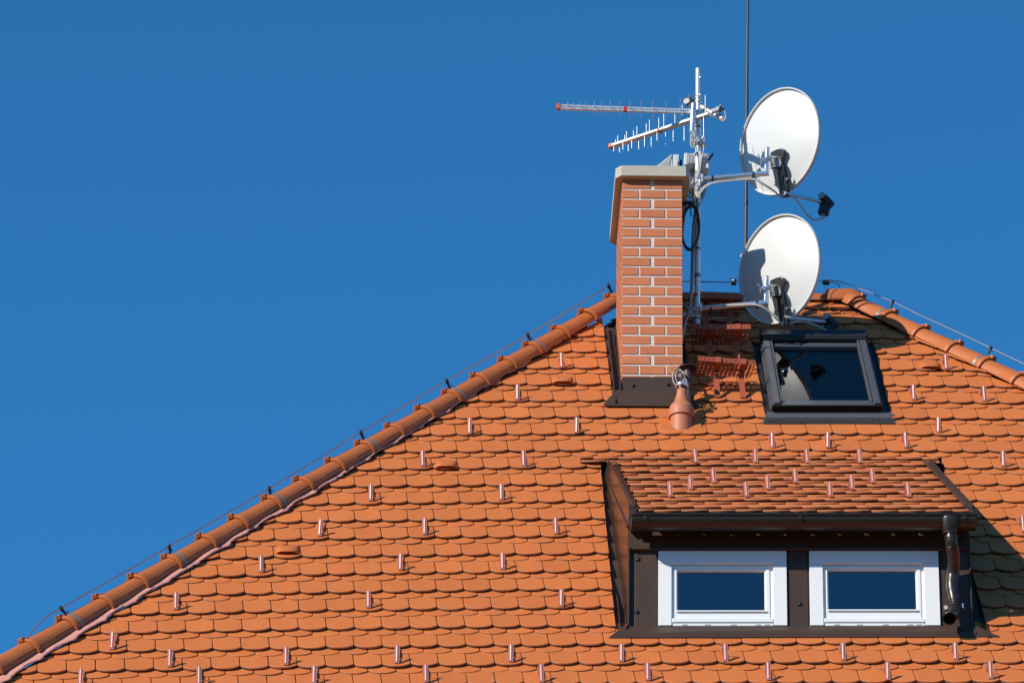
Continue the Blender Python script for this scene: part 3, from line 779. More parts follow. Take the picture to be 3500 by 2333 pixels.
m_.tube([k+ax*-.012,k+ax*.012],.038,24); m_.build('rubber_collar',M['blackp'],vp,smooth=40)
m_=MB()
for dz,r_ in ((.012,.044),(.022,.046)): 
    m_.tube([k+ax*dz+Vector((math.cos(t)*r_,math.sin(t)*r_,.004*math.sin(t*2))) for t in [2*math.pi*i/28 for i in range(29)]],.0055,8,caps=False)
m_.box(lambda x,y,z:k+Vector((x,y,z)),(-.012,-.058,.006),(.016,-.044,.03),ch=.003)
m_.build('hose_clamp',M['zinc'],vp,smooth=40)
cc_=k+ax*.09+Vector((-.022,-.01,0))
cbl=empty('cable_coil',cc_,'loose coil of pale cables bundled on top of the terracotta vent pipe','cable')
for q in range(6):
    m_=MB(); ph=q*.5; cx=cc_+Vector((random.uniform(-.012,.012),random.uniform(-.02,.02),random.uniform(-.01,.01)))
    pts=[cx+Vector((math.cos(t)*(.030+.002*q),.012*math.sin(t*1.3+ph),math.sin(t)*(.048+.003*q))) for t in [ph+5.2*i/22 for i in range(23)]]
    pts+= [cx+Vector((.02-.006*q,0,-.06)),k+Vector((.006*q-.02,-.02,.0))]
    m_.tube(bez(pts,2),.0042,7); m_.build('cable',M['cable'] if q%3 else M['cable_dark'],cbl,smooth=60)
m_=MB(); m_.tube(bez([cc_+Vector((.02,0,.03)),PY(2330,1270,Yv),PY(2310,1262,Yv),PY(2293,1262,Yv),PY(2284,1243,Yv)],6),.0028,6); m_.build('cable',M['cable_yellow'],cbl,smooth=60)
m_=MB(); m_.tube(bez([cc_+Vector((.0,0,-.0)),PY(2306,1285,Yv),PY(2292,1268,Yv),PY(2285,1247,Yv)],6),.0028,6); m_.build('cable',M['cable_yellow'],cbl,smooth=60)
# cowl behind
Yc=base.y+.16; ct=PY(2349,1246,Yc)
cw=empty('vent_cowl',R(2352,1330,0),'small dark brown metal vent cowl with conical hat beside the chimney','vent cowl')
m_=MB(); lathe(m_,ct-Vector((0,0,.032)),Vector((0,0,1)),[(-.004,.069),(0,.070),(.034,.004)],28); m_.build('hat',M['cowl'],cw,smooth=30)
m_=MB(); lathe(m_,ct-Vector((0,0,.40)),Vector((0,0,1)),[(0,.030),(.37,.030)],20); m_.build('pipe',M['cowl'],cw,smooth=30)
# ------------------------------------------------------------------ roof steps with perforated treads
def perf(mb_,fr_,nx,ny,hole=.34,rnd=8,th=.003,stag=True):
    # plate from (0,0) to (1,1) in fr_ with nx*ny holes; fr_(x,y,h)
    for j in range(ny):
        for i in range(nx):
            x0_,x1_=i/nx,(i+1)/nx; y0_,y1_=j/ny,(j+1)/ny
            cx,cy=(x0_+x1_)/2,(y0_+y1_)/2
            out=[];inn=[]
            for k_ in range(rnd):
                a=2*math.pi*k_/rnd; ca,sa=math.cos(a),math.sin(a); m__=max(abs(ca),abs(sa))
                out.append((cx+ca/m__*(x1_-x0_)/2,cy+sa/m__*(y1_-y0_)/2)); inn.append((cx+ca*hole*(x1_-x0_),cy+sa*hole*(y1_-y0_)*1.15))
            vs=[fr_(x,y,0) for x,y in out]+[fr_(x,y,0) for x,y in inn]+[fr_(x,y,th) for x,y in out]+[fr_(x,y,th) for x,y in inn]
            n_=rnd; fs=[]
            for k_ in range(n_):
                k2=(k_+1)%n_
                fs+=[[k2,k_,n_+k_,n_+k2],[2*n_+k_,2*n_+k2,3*n_+k2,3*n_+k_],[n_+k_,n_+k2,3*n_+k2,3*n_+k_][::-1]]
            mb_.add(vs,fs)
def step(fl,fr2,bl,br,straps,label,rh=15):
    # fl/fr2 px of lower front corners of front rail ; bl/br px of rear edge ; straps: (px x at rail, px of foot)
    zt=R(bl[0],bl[1],.05).z
    BL,BR=PZ(*bl,zt),PZ(*br,zt); FL,FR=PZ(*fl,zt),PZ(*fr2,zt)
    e=empty('roof_step',(BL+BR)/2,label,'roof step','perforated roof steps beside the chimney')
    m_=MB()
    perf(m_,lambda x,y,h:(BL*(1-x)+BR*x)*(1-y)+(FL*(1-x)+FR*x)*y+Vector((0,0,h)),13,5,.36)
    m_.build('tread',M['steprust'],e)
    m_=MB(); up=Vector((0,0,.036)); 
    perf(m_,lambda x,y,h:(FL*(1-x)+FR*x)+up*y+Vector((0,-h,0)),13,1,.16)
    m_.box(lambda x,y,z:(FL*(1-x)+FR*x)+Vector((0,y,z)),(0,-.004,.0362),(1,.02,.039))
    m_.build('front_rail',M['steprust'],e)
    m_=MB(); perf(m_,lambda x,y,h:(BL*(1-x)+BR*x)+Vector((0,0,.034))*y+Vector((0,h,0)),13,1,.16); m_.build('rear_rail',M['steprust'],e)
    for (sx_,foot) in straps:
        t=(PZ(sx_,fl[1],zt).x-FL.x)/(FR.x-FL.x); a=FL*(1-t)+FR*t; b=BL*(1-t)+BR*t
        hw=.0205; Ft=R(foot[0],foot[1],.008)
        m_=MB()
        def strip(pp,th=.004):
            for i in range(len(pp)-1):
                p,q_=pp[i],pp[i+1]; d=(q_-p).normalized(); nn=d.cross(Vector((1,0,0))).normalized()*th
                m_.prism([p-Vector((hw,0,0)),p+Vector((hw,0,0)),q_+Vector((hw,0,0)),q_-Vector((hw,0,0))],nn)
        mid=a*.45+b*.55-Vector((0,0,.006))
        strip([a+Vector((0,-.007,.040)),a+Vector((0,-.007,-.004))])
        strip([a+Vector((0,-.007,-.004)),mid])
        strip([mid,Ft])
        strip([Ft,Ft+RV*.03-RN*.004])
        # curved rear arm down to the roof
        arc=[b+Vector((0,-.02,-.004)),b+Vector((0,-.05,-.03)),b+Vector((0,-.075,-.075)),b+Vector((0,-.06,-.115)),b+Vector((0,-.03,-.14))]
        for off in (-hw,hw):
            m_.prism([p+Vector((off,0,0)) for p in arc]+[p+Vector((off,.022,.004)) for p in arc[::-1]],Vector((.003,0,0)))
        m_.build('support_strap',M['steprust'],e)
    return e
step((2386,1232),(2582,1247),(2371,1284),(2565,1288),((2456,(2452,1357)),(2543,(2540,1359))),'lowest brick red perforated roof step, in full sun beside the roof window')
step((2371,1124),(2566,1124),(2361,1178),(2550,1178),((2430,(2428,1262)),(2523,(2523,1262))),'middle brick red perforated roof step, half in the chimney shadow')
step((2412,1019),(2542,1023),(2400,1078),(2527,1082),((2416,(2415,1158)),(2499,(2499,1158))),'topmost roof step, in deep shadow between mast and lower dish')
# ------------------------------------------------------------------ antenna mast
YM=3.15
mtop,mbot=PY(2386.5,239,YM),PY(2383,1109,YM)
mast=empty('antenna_mast',mbot,'galvanised steel antenna mast clamped to the right side of the chimney','antenna mast')
m_=MB(); m_.tube([mbot,mtop],.0225,24); m_.tube([mtop-Vector((0,0,.012)),mtop+Vector((0,0,.002))],.0235,24)
m_.build('pole',M['galv'],mast,smooth=40)
def mp(y,dy=0.0):
    t=(PY(2384,y,YM).z-mbot.z)/(mtop.z-mbot.z); return mbot*(1-t)+mtop*t+Vector((0,dy,0))
def ring(mb_,c,r,t,ax_=Vector((0,0,1)),n=24):
    u=ax_.orthogonal().normalized(); w_=ax_.cross(u)
    mb_.tube([c+(u*math.cos(a)+w_*math.sin(a))*r for a in [2*math.pi*i/n for i in range(n+1)]],t,7,caps=False)
# wall brackets
for y_,yc in ((1078,1078),(627,627)):
    m_=MB(); P=mp(y_); w0=Vector((CH[1]+LEAN*(P.z-CZ0)-.005,P.y,P.z))
    rr_=.022 if y_==1078 else .006
    m_.tube([w0,P-Vector((.02,0,0))],rr_,14)
    ring(m_,P,.026,.005); m_.box(lambda x,y,z:P+Vector((x,y,z)),(-.045,-.03,-.02),(-.032,.03,.02),ch=.002)
    m_.build('wall_bracket',M['galv'],mast,smooth=40)
m_=MB()
for y_ in (338,352,392,404,): ring(m_,mp(y_),.0265,.004)
for y_ in (268,327): m_.sphere(mp(y_)+Vector((.018,-.018,0)),.010,ax=Vector((.5,-1,0)),sq=.6)
m_.build('u_bolt',M['zinc'],mast,smooth=40)
for y_ in (436,590,700,852,940,946,1090): 
    m_=MB(); c=mp(y_); m_.tube([c-Vector((0,0,.005)),c+Vector((0,0,.005))],.0245,18)
    m_.build('black_tape',M['blackp'],mast,smooth=40)
# upper clamp plate and stub tube with grey end cap
m_=MB(); P=mp(345)
m_.box(lambda x,y,z:P+Vector((x,y,z)),(-.075,-.028,-.13),(-.069,.03,.045)); m_.box(lambda x,y,z:P+Vector((x,y,z)),(-.069,.005,-.10),(-.02,.010,.03))
for dz in (.028,-.12):
    m_.tube([P+Vector((-.115,-.02,dz-.02)),P+Vector((-.01,-.024,dz+.012))],.004,8)
m_.build('clamp_plate',M['strap'],mast)
m_=MB(); c=PY(2346,345,YM-.03); m_.tube([c,c+Vector((.05,.10,.0))],.025,20); m_.build('stub_tube',M['greyp'],mast,smooth=40)
# short bright tube standing in front of the mast
m_=MB(); a=PY(2371,357,YM-.07); b=PY(2366,450,YM-.07); m_.tube([a,b],.0235,22); m_.build('antenna_stub',M['zinc'],mast,smooth=40)
m_=MB(); a=PY(2366,448,YM-.075); b=PY(2389,484,YM-.05); m_.tube([a,b],.0225,20); ring(m_,PY(2372,463,YM-.07),.0235,.002,(b-a).normalized()); m_.build('tilt_joint',M['galv'],mast,smooth=40)
m_=MB(); P=mp(482); m_.box(lambda x,y,z:P+Vector((x,y,z)),(-.052,-.042,-.035),(.05,-.028,.022),ch=.003); m_.box(lambda x,y,z:P+Vector((x,y,z)),(-.048,-.030,-.048),(.056,.03,-.036),ch=.003)
for dx in (-.038,.036): m_.sphere(P+Vector((dx,-.044,.0)),.013,ax=Vector((0,-1,0)),sq=.6)
m_.build('base_clamp',M['galv'],mast,smooth=40)
# side arm to the right with tube end
m_=MB(); a=PY(2398,366,YM+.0); b=PY(2470,407,YM-.10); m_.tube([a,b],.0225,20); d=(b-a).normalized()
for t in (.25,.62,.72): ring(m_,a.lerp(b,t),.0235,.0022,d)
m_.build('side_tube',M['galv'],mast,smooth=40)
m_=MB(); c=a.lerp(b,.18); m_.tube([c,c+d*.025],.0245,20); m_.build('tape_band',M['blackp'],mast,smooth=40)
# ------------------------------------------------------------------ log periodic aerials
def aerial(name,label,A,B,cross,el,elems,capw,twin,mcap,midt,LM=1.0):
    e=empty(name,A,label,'aerial','log periodic aerials on the mast')
    d=(B-A).normalized(); m_=MB(); sep=twin
    bw,bh=.0095,.0095
    for sg in (-1,1):
        off=sep*(sg*.5)
        def fr(x,y,z,off=off): return A+d*x+off+cross*y+sep.normalized()*z
        m_.box(fr,(.0,-bw,-bh),((B-A).length,bw,bh),ch=.0015)
    m_.build('boom',M['alu'],e)
    def fr2(x,y,z): return A+d*x+cross*y+sep.normalized()*z
    hh=sep.length/2+.012
    m_=MB(); m_.box(fr2,(-.022,-.017,-hh),(.006,.017,hh),ch=.003); m_.build('end_cap',M['orange_cap'],e)
    if midt: 
        m_=MB(); m_.box(fr2,(midt-.013,-.013,-hh+.002),(midt+.013,.013,hh-.002),ch=.002); m_.build('spacer',M['red_clip'],e)
    for t,l_,sgn in elems:
        for s2 in (-1,1):
            o=A+d*t+sep*(.5*sgn*s2); m_=MB(); m_.tube([o,o+el*l_*s2*LM],.0028,7); m_.build('element',M['alu'],e,smooth=60)
    return e,d
Au=PY(1912,366,YM-.10); Bu=PY(2392,383,YM-.02)
Lu=(Bu-Au).length; up=Vector((.0165,0,1)).normalized(); dy_=Vector((-.06,-1,0)).normalized()
els=[]; pxu=[(1923,.055),(1941,.042),(1961,.066),(1982,.058),(2004,.078),(2030,.070),(2057,.092),(2086,.084),(2118,.108),(2153,.098),(2191,.122),(2231,.116),(2276,.140),(2325,.134)]
for i,(x,l_) in enumerate(pxu): els.append(((x-1912)/(2392-1912)*Lu,l_,1 if i%2 else -1))
aerial('tv_aerial','upper aluminium tv aerial pointing left with short rods and orange tip cap',Au,Bu,Vector((0,1,0)),dy_,els,.02,up*.0225,None,(2136-1912)/480*Lu,1.1)
Al=PY(2092,500,YM+.42); Bl=PY(2424,391,YM-.12); Ll=(Bl-Al).length
dl=(Bl-Al).normalized(); crs=Vector((dl.y,-dl.x,0)).normalized()
els=[]; pxl=[(2101,.052),(2115,.062),(2133,.062),(2145,.072),(2163,.074),(2181,.084),(2207,.094),(2224,.100),(2250,.108),(2273,.114),(2305,.124),(2336,.132),(2408,.165)]
for i,(x,l_) in enumerate(pxl): els.append(((x-2092)/(2424-2092)*Ll,l_,1 if i%2 else -1))
aerial('tv_aerial','lower tilted tv aerial with upright rods and orange tip cap',Al,Bl,Vector((0,0,1)),up,els,.02,crs*.0245,None,(2256-2092)/332*Ll,1.18)
# amplifier box on the side tube
bx=empty('aerial_connector',PY(2448,380,YM-.12),'small silver aerial connector box with black plug at the end of the side tube','connector box')
m_=MB(); c=PY(2446,378,YM-.13)
ax1=(PY(2462,371,YM-.13)-PY(2430,382,YM-.13)).normalized()
def fx(x,y,z): return c+ax1*x+Vector((0,1,0))*y+Vector((0,0,1))*z
m_.box(fx,(-.036,-.018,-.016),(.028,.018,.016),ch=.003)
for q in (-.03,-.018,-.006): m_.box(fx,(q,-.006,.016),(q+.004,.006,.024))
m_.tube([fx(.018,0,.016),fx(.012,0,.034)],.004,6); m_.tube([fx(.03,0,.016),fx(.042,0,.036)],.004,6)
m_.build('housing',M['lightbox'],bx)
m_=MB(); m_.box(fx,(.0285,-.016,-.024),(.052,.016,.012),ch=.003); m_.tube([fx(.05,0,-.004),fx(.078,0,-.022)],[.009,.006],10); m_.build('plug',M['blackp'],bx,smooth=40)
m_=MB(); m_.box(fx,(.034,-.0165,.012),(.046,.010,.022),ch=.002); m_.build('seal',M['red_clip'],bx)
m_=MB(); m_.tube(bez([fx(.075,0,-.02),PY(2480,398,YM-.13),PY(2481,405,YM-.13),PY(2476,411,YM-.12),PY(2468,413,YM-.10)],6),.0032,7); m_.build('cable',M['cable'],bx,smooth=60)
# ------------------------------------------------------------------ radio link gear behind the mast
lk=empty('radio_link_antenna',PY(2375,600,YM+.25),'grey round radio link dish with ribbed housings behind the mast, by the chimney top','radio link antenna')
cD=PY(2383,608,YM+.30); aD=Vector((-.93,.36,.05)).normalized(); tD=aD.cross(Vector((0,0,1))).normalized(); sD=tD.cross(aD).normalized()
m_=MB(); vs=[];fs=[];n=40;K=7
for i in range(K+1):
    q=i/K; r_=.185*q
    for j in range(n):
        t=2*math.pi*j/n; vs.append(cD+tD*(math.cos(t)*r_+1e-5)+sD*(math.sin(t)*r_)-aD*(.07*(1-q*q)))
for i in range(K):
    for j in range(n): fs.append([i*n+j,i*n+(j+1)%n,(i+1)*n+(j+1)%n,(i+1)*n+j])
for r_,d_ in ((.188,.0),(.188,.04),(.176,.045)):
    for j in range(n):
        t=2*math.pi*j/n; vs.append(cD+tD*math.cos(t)*r_+sD*math.sin(t)*r_+aD*d_)
for i in range(K,K+3):
    for j in range(n): fs.append([i*n+j,i*n+(j+1)%n,(i+1)*n+(j+1)%n,(i+1)*n+j])
m_.add(vs,fs); m_.build('reflector',M['linkdish'],lk,smooth=40)
def pxbox(mb_,x0_,y0_,x1_,y1_,Y,dep,m=0,ch=.004,sh=0):
    a=PY(x0_,y1_,Y);b=PY(x1_,y1_,Y);c=PY(x0_,y0_,Y); ex=b-a; ez=c-a
    mb_.box(lambda x,y,z:a+ex.normalized()*x+ez.normalized()*z+Vector((sh,1,0)).normalized()*y,(0,0,0),(ex.length,dep,ez.length),m,ch)
m_=MB(); 
pxbox(m_,2339,522,2351,562,YM+.06,.10); pxbox(m_,2352,525,2369,561,YM+.065,.10); pxbox(m_,2369.5,522,2388,556,YM+.07,.10)
for q in range(7): pxbox(m_,2353+q*5,524,2355+q*5,556,YM+.055,.02,ch=0)
m_.build('radio_unit',M['lightbox'],lk)
m_=MB(); pxbox(m_,2396,526,2427,550,YM+.10,.10); pxbox(m_,2400,550.5,2423,575,YM+.11,.08)
for x in (2400,2406,2412): pxbox(m_,x,524,x+2,549,YM+.09,.02,ch=0)
m_.build('transceiver',M['lightbox'],lk)
m_=MB(); m_.tube([PY(2421,548,YM+.08),PY(2438,525,YM+.04)],.0085,10); m_.tube([PY(2376,531,YM-.03),PY(2383,520,YM-.03)],.006,8); m_.build('plug',M['blackp'],lk,smooth=40)
# ribbed wedge housing left of the mast, behind the cap
rb=empty('ribbed_housing',PY(2290,575,3.5),'pale ribbed wedge shaped housing sticking out behind the chimney cap','antenna housing')
m_=MB(); Yr=3.78
poly=[PY(x,y,Yr) for x,y in ((2236,585),(2246,566),(2297,527),(2300,585))]
m_.prism(poly,Vector((0,.22,0)))
for q in range(10):
    t=q/9; xx=2249+46*t; yt=566-38*t
    m_.tube([PY(xx,yt+1,Yr-.004),PY(xx-14,588,Yr-.004)],.0032,6)
m_.build('ribbed_cover',M['lightbox'],rb)
m_=MB(); pxbox(m_,2300.5,526,2323,590,Yr,.16,ch=.008); pxbox(m_,2313,548,2316,590,Yr-.012,.01,ch=.001); m_.build('side_box',M['lightbox'],rb)
m_=MB(); pxbox(m_,2323.5,545,2331,590,Yr+.03,.10,ch=.003); m_.build('gap_seal',M['blackp'],rb)
# ------------------------------------------------------------------ satellite dishes
AZD=rad(47); ELD=rad(9)
aS=Vector((math.sin(AZD)*math.cos(ELD),math.cos(AZD)*math.cos(ELD),math.sin(ELD)))
tS=Vector((math.cos(AZD),-math.sin(AZD),.0)).normalized(); sS=tS.cross(aS).normalized()
if sS.z<0: sS=-sS
tw=rad(-3); tS,sS=(tS*math.cos(tw)+sS*math.sin(tw)),(sS*math.cos(tw)-tS*math.sin(tw))
YD=3.24
DSH=PY(2668,483,YD)-PY(2667,919,YD)
def dish_unit(idx,label):
    off=Vector((0,0,0)) if idx==0 else -DSH
    c=PY(2668.5,485,YD)+off
    e=empty('satellite_dish',c,label,'satellite dish','white satellite dishes on mast arms')
    m_=MB(); n=72;K=14;RXd,RZd=.408,.433
    def P(q,t,d): return c+tS*(math.cos(t)*RXd*q)+sS*(math.sin(t)*RZd*q)+aS*d
    vs=[];fs=[]
    for i in range(K+1):
        q=max(i/K,.001)*.965
        for j in range(n): vs.append(P(q,2*math.pi*j/n,-.070*(1-(q/.965)**2)))
    for q,d in ((.972,-.004),(.972,-.022),(.985,-.024),(.998,-.020),(1.0,-.012),(.998,.004),(.97,.006)):
        for j in range(n): vs.append(P(q,2*math.pi*j/n,d))
    T=K+8
    for i in range(T-1):
        for j in range(n): fs.append([i*n+j,i*n+(j+1)%n,(i+1)*n+(j+1)%n,(i+1)*n+j])
    m_.add(vs,fs)
    vs=[];fs=[]
    for i in range(K+1):
        q=max(i/K,.001)*.97
        for j in range(n): vs.append(P(q,2*math.pi*j/n,.006-.070*(1-(q/.97)**2)))
    for i in range(K):
        for j in range(n): fs.append([i*n+j,(i+1)*n+j,(i+1)*n+(j+1)%n,i*n+(j+1)%n])
    m_.add(vs,fs); m_.build('reflector',M['dish'],e,smooth=50)
    def Q(x,y,dd):  # pixel on plane parallel to the dish at offset dd
        return hit(x,y,PY(2668.5,485,YD)+aS*dd,aS)+off
    m_=MB()
    body=[(2634,521),(2654,511),(2673,507.5),(2682,512),(2682.5,520),(2672,541),(2671,552),(2676,598),(2683,606),(2692,605.5),(2697,611),(2693,618),(2685,623),(2684.5,632),(2690,666),(2686,671),(2678,670),(2664,661),(2660,645),(2652,637),(2645.5,632),(2645,624),(2649,619),(2645,600),(2640,580),(2633,577)]
    m_.prism([Q(x,y,-.100) for x,y in body],aS*.022)
    m_.prism([Q(x,y,-.098) for x,y in [(2658,556),(2668,556),(2684,668),(2672,664)]],aS*.06)
    rib=[(2656,580),(2668,580),(2681,664),(2668,660)]
    m_.prism([Q(x,y,-.118) for x,y in rib],aS*.018)
    m_.build('mount_channel',M['blackp'],e)
    m_=MB(); pl_=[(2638,532),(2656,534),(2664,538),(2669,548),(2670,560),(2667,569),(2660,572),(2637,568)]
    m_.prism([Q(x,y,-.125) for x,y in pl_],aS*.004); m_.build('angle_plate',M['strap'],e)
    m_=MB()
    for x,y,w_ in ((2646,542,4.2),(2646,551.5,4.2),(2646,561,4.2),(2660,553,1.6),(2655,541,2),(2663,543,1.8),(2658,566,2),(2666,565,1.6)):
        m_.prism([Q(x-w_,y-1.6,-.127),Q(x+w_,y-1.2,-.127),Q(x+w_,y+1.8,-.127),Q(x-w_,y+1.4,-.127)],aS*.002)
    m_.build('slots',M['blackp'],e)
    m_=MB()
    for x,y in ((2675,513),(2689,611),(2648,627),(2676,654),(2637,574)): m_.sphere(Q(x,y,-.101),.0065,n=8,ax=-aS,sq=.7)
    m_.build('bolt',M['zinc'],e,smooth=60)
    # carrying arm : horizontal tube, upright post with mitred corner
    Ya=YD-.13
    p0=PY(2404,612,YM-.04)+off; p1=PY(2620,593,Ya-.02)+off; p2=PY(2622,509,Ya-.02)+off
    d=(p1-p0).normalized(); r_=.0205
    m_=MB(); 
    # mitred elbow by skewed end rings
    def mitre(A,Bc,Cc,r,n=22):
        d1=(Bc-A).normalized(); d2=(Cc-Bc).normalized(); u=(d2-d1*d2.dot(d1)).normalized(); w_=d1.cross(u)
        u2=-(d1-d2*d1.dot(d2)).normalized(); cth=d1.dot(d2); k=math.tan(math.acos(max(-1,min(1,cth)))/2)
        vs=[]
        for j in range(n):
            a=2*math.pi*j/n; vs.append(A+u*math.cos(a)*r+w_*math.sin(a)*r)
        for j in range(n):
            a=2*math.pi*j/n; vs.append(Bc+u*math.cos(a)*r+w_*math.sin(a)*r-d1*(math.cos(a)*r*k))
        for j in range(n):
            a=2*math.pi*j/n; vs.append(Cc+(-d1+d2*d1.dot(d2)).normalized()*(math.cos(a)*r)*1+w_*math.sin(a)*r)
        fs=[[i*n+j,i*n+(j+1)%n,(i+1)*n+(j+1)%n,(i+1)*n+j] for i in range(2) for j in range(n)]+[list(range(n))[::-1],[2*n+j for j in range(n)]]
        return vs,fs
    m_.add(*mitre(p0,p1,p2,r_)); m_.build('carrying_arm',M['zinc'],e,smooth=40)
    m_=MB(); m_.tube([p2-Vector((0,0,.001)),p2+Vector((0,0,.004))],.0212,22); m_.build('post_cap',M['blackp'],e,smooth=40)
    m_=MB(); pc=PY(2622,548,Ya-.02)+off
    ring(m_,pc,.0235,.0035,Vector((0,0,1)))
    m_.box(lambda x,y,z:pc+Vector((x,y,z+x*.35)),(-.055,-.040,-.010),(.035,-.028,.012),ch=.002)
    m_.tube([pc+Vector((-.05,-.06,-.02)),pc+Vector((-.05,.02,-.02))],.004,8)
    m_.tube([pc+Vector((-.058,-.05,-.004)),pc+Vector((-.075,-.055,.018))],.0045,8); m_.tube([pc+Vector((.01,-.045,.012)),pc+Vector((-.008,-.05,.034))],.0045,8)
    m_.tube([pc+Vector((.02,-.02,.0)),pc+Vector((.045,.05,-.012))],.006,8)
    m_.build('saddle_clamp',M['zinc'],e,smooth=40)
    m_=MB(); g0=p0; m_.box(lambda x,y,z:g0+Vector((x,y,z)),(-.018,-.03,-.035),(-.002,.03,.030),ch=.003)
    m_.tube([g0+Vector((-.12,-.03,-.012)),g0+Vector((.0,-.03,-.004))],.0035,8); m_.tube([g0+Vector((-.12,-.03,.0)),g0+Vector((-.12,.05,.0))],.0035,8)
    ring(m_,g0+Vector((-.03,.04,.02)),.027,.0035,Vector((0,0,1)))
    m_.build('mast_clamp',M['galv'],e,smooth=40)
    # tape bands
    for x,y in (((2435,612),(2575,600)) if idx==0 else ((2435,613),(2590,598))):
        m_=MB(); q_=p0.lerp(p1,(x-2404)/(2620-2404)); m_.tube([q_-d*.008,q_+d*.008],.023,18)
        m_.tube([q_-d*.008-Vector((0,.006,.026)),q_+d*.008-Vector((0,.006,.026))],.018,12)
        m_.build('black_tape',M['blackp'],e,smooth=40)
    # feed arm and receiver head
    if idx==0: f0_,f1_=(2697,664),(2806,690); lc=(2806,676)
    else: f0_,f1_=(2700,1086),(2822,1100); lc=(2824,1080)
    # heading forward from the lower rim
    st_=c-sS*.40-aS*.02
    dx=(PY(*f1_,YD).x-PY(*f0_,YD).x)
    Yl=YD+.26
    fe=PY(*f1_,Yl); fs_=PY(*f0_,YD-.02)
    m_=MB(); m_.tube([fs_+(fs_-fe).normalized()*.06,fe],.0145,14); m_.build('feed_arm',M['galv'],e,smooth=40)
    hd=MB(); lcp=PY(lc[0]+0,lc[1]-14 if idx==0 else lc[1]-14,Yl)
    lh=PY(*( (2809,670) if idx==0 else (2824,1083)),Yl-.02)
    ax2=(Vector((.40,.55,-.20))).normalized()
    hd.tube([lh-ax2*.004,lh+ax2*.07],.0285,20)
    # body box below the horn
    q0=lh+ax2*.045
    bx_=Vector((.58,.25,-.55)).normalized(); by_=bx_.cross(Vector((.5,-.85,.0))).normalized(); bz_=bx_.cross(by_)
    hd.box(lambda x,y,z:q0+bx_*x+by_*y+bz_*z,(-.035,-.034,-.030),(.080,.034,.030),ch=.011)
    dn=Vector((-.25,-.02,-.97)).normalized(); dx_=dn.cross(Vector((0,1,0))).normalized(); dy2=dn.cross(dx_)
    q1=lh+Vector((.032,.05,-.05))
    hd.box(lambda x,y,z:q1+dn*x+dx_*y+dy2*z,(-.035,-.044,-.026),(.100,.042,.028),ch=.016)
    hd.tube([fe-(fe-fs_).normalized()*.01,fe+(fe-fs_).normalized()*.05],.022,14)
    hd.build('receiver_head',M['blackp'],e,smooth=30)
    m_=MB(); m_.tube([lh-ax2*.014,lh-ax2*.004],[.027,.030],22); m_.build('feed_cap',M['capgrey'],e,smooth=40)
    # cables
    for k_ in range(3):
        jx=(k_-1)*3.2; jy=(k_-1)*3.0
        if idx==0:
            pp=[(2374+k_*3,705,YM-.05),(2392+k_*2,655+jy,YM-.06),(2430,627+jy*.7,YM-.08),(2500,616+jy*.8+ (2 if k_==1 else 0),Ya-.04),(2572,612+jy*.8,Ya-.05),(2612,631+jy,Ya-.03),(2648,655+jy*.6,Ya+.02),(2672,673+jy*.5,YD-.02),(2708,673+jy*.4,YD),(2730,693+jy*.4,YD+.08),(2757,731+jy*.6,YD+.15),(2784,751+jy*.6,YD+.22),(2806+k_*3,746-2+k_*2,YD+.26),(2812+k_*6,730+k_*5,YD+.27)]
        else:
            pp=[(2350+k_*4,1072,YM-.05),(2378,1053+jy,YM-.06),(2440,1046+jy*.7,YM-.07),(2520,1041+jy*.8,Ya-.04),(2585,1041+jy*.8,Ya-.05),(2625,1060+jy,Ya-.02),(2655,1090+jy*.6,Ya+.02),(2684,1112+jy*.4,YD-.02),(2715,1100+jy*.5,YD+.02),(2750,1099+jy*.6,YD+.1),(2790,1112+jy*.8,YD+.2),(2830+k_*4,1128+k_*2,YD+.27),(2842+k_*3,1118,YD+.28)]
        m_=MB(); m_.tube(bez([PY(*q_) for q_ in pp],6),.0042,8); m_.build('cable',M['cable'],e,smooth=60)
    return e
dish_unit(0,'upper white satellite dish seen from behind against the blue sky')
dish_unit(1,'lower white satellite dish with the chimney cap shadow across it')
# ------------------------------------------------------------------ cables on the mast
def cable(pts,r,m,name,label,par=None):
    m_=MB(); m_.tube(bez(pts,8),r,8); o=m_.build(name,m,par,smooth=60)
    if par is None: tag(o,label,'cable')
    return o
cm=empty('mast_cables',mp(800),'bundle of pale and black cables tied along the lower mast','cables')
for k_ in range(5):
    dx=(-17+k_*5)/1.0
    P=[PY(2377+k_*3.5,700,YM-.03),PY(2372+dx*.3,780,YM-.03),PY(2368+dx*.3+k_,900,YM-.03),PY(2366+dx*.35,1000,YM-.04),PY(2356+dx*.3,1060,YM-.02),PY(2340+dx*.3,1120,YM-.12),PY(2330+dx*.35,1180,YM-.2),PY(2332+dx*.25,1240,YM-.32),PY(2340+dx*.2,1290,Yv+.04)]
    cable(P,.0048,M['cable_dark'] if k_ in (0,2) else M['cable'],'cable','',cm)
for k_ in range(3):
    P=[PY(2388+k_*3,518,YM-.03),PY(2392+k_*2,545,YM-.04),PY(2385-k_*4,600,YM-.035),PY(2376+k_*5,655,YM-.035),PY(2376+k_*4,705,YM-.03)]
    cable(P,.0042,M['cable'],'cable','',cm)
for P in ([(2362,455),(2360,475),(2361,494),(2366,503),(2372,499),(2374,478)],[(2404,495),(2405,512),(2398,540),(2394,574),(2386,600)],[(2370,640),(2386,630),(2385,610)]):
    cable([PY(x,y,YM-.06) for x,y in P],.0036,M['cable'],'cable','',cm)
for P in ([(2346,648),(2357,655),(2368,662),(2376,668),(2383,700),(2384,760)],[(2344,655),(2356,675),(2360,700),(2362,740)]):
    cable([PY(x,y,YM-.08) for x,y in P],.0048,M['cable_dark'],'cable','',cm)
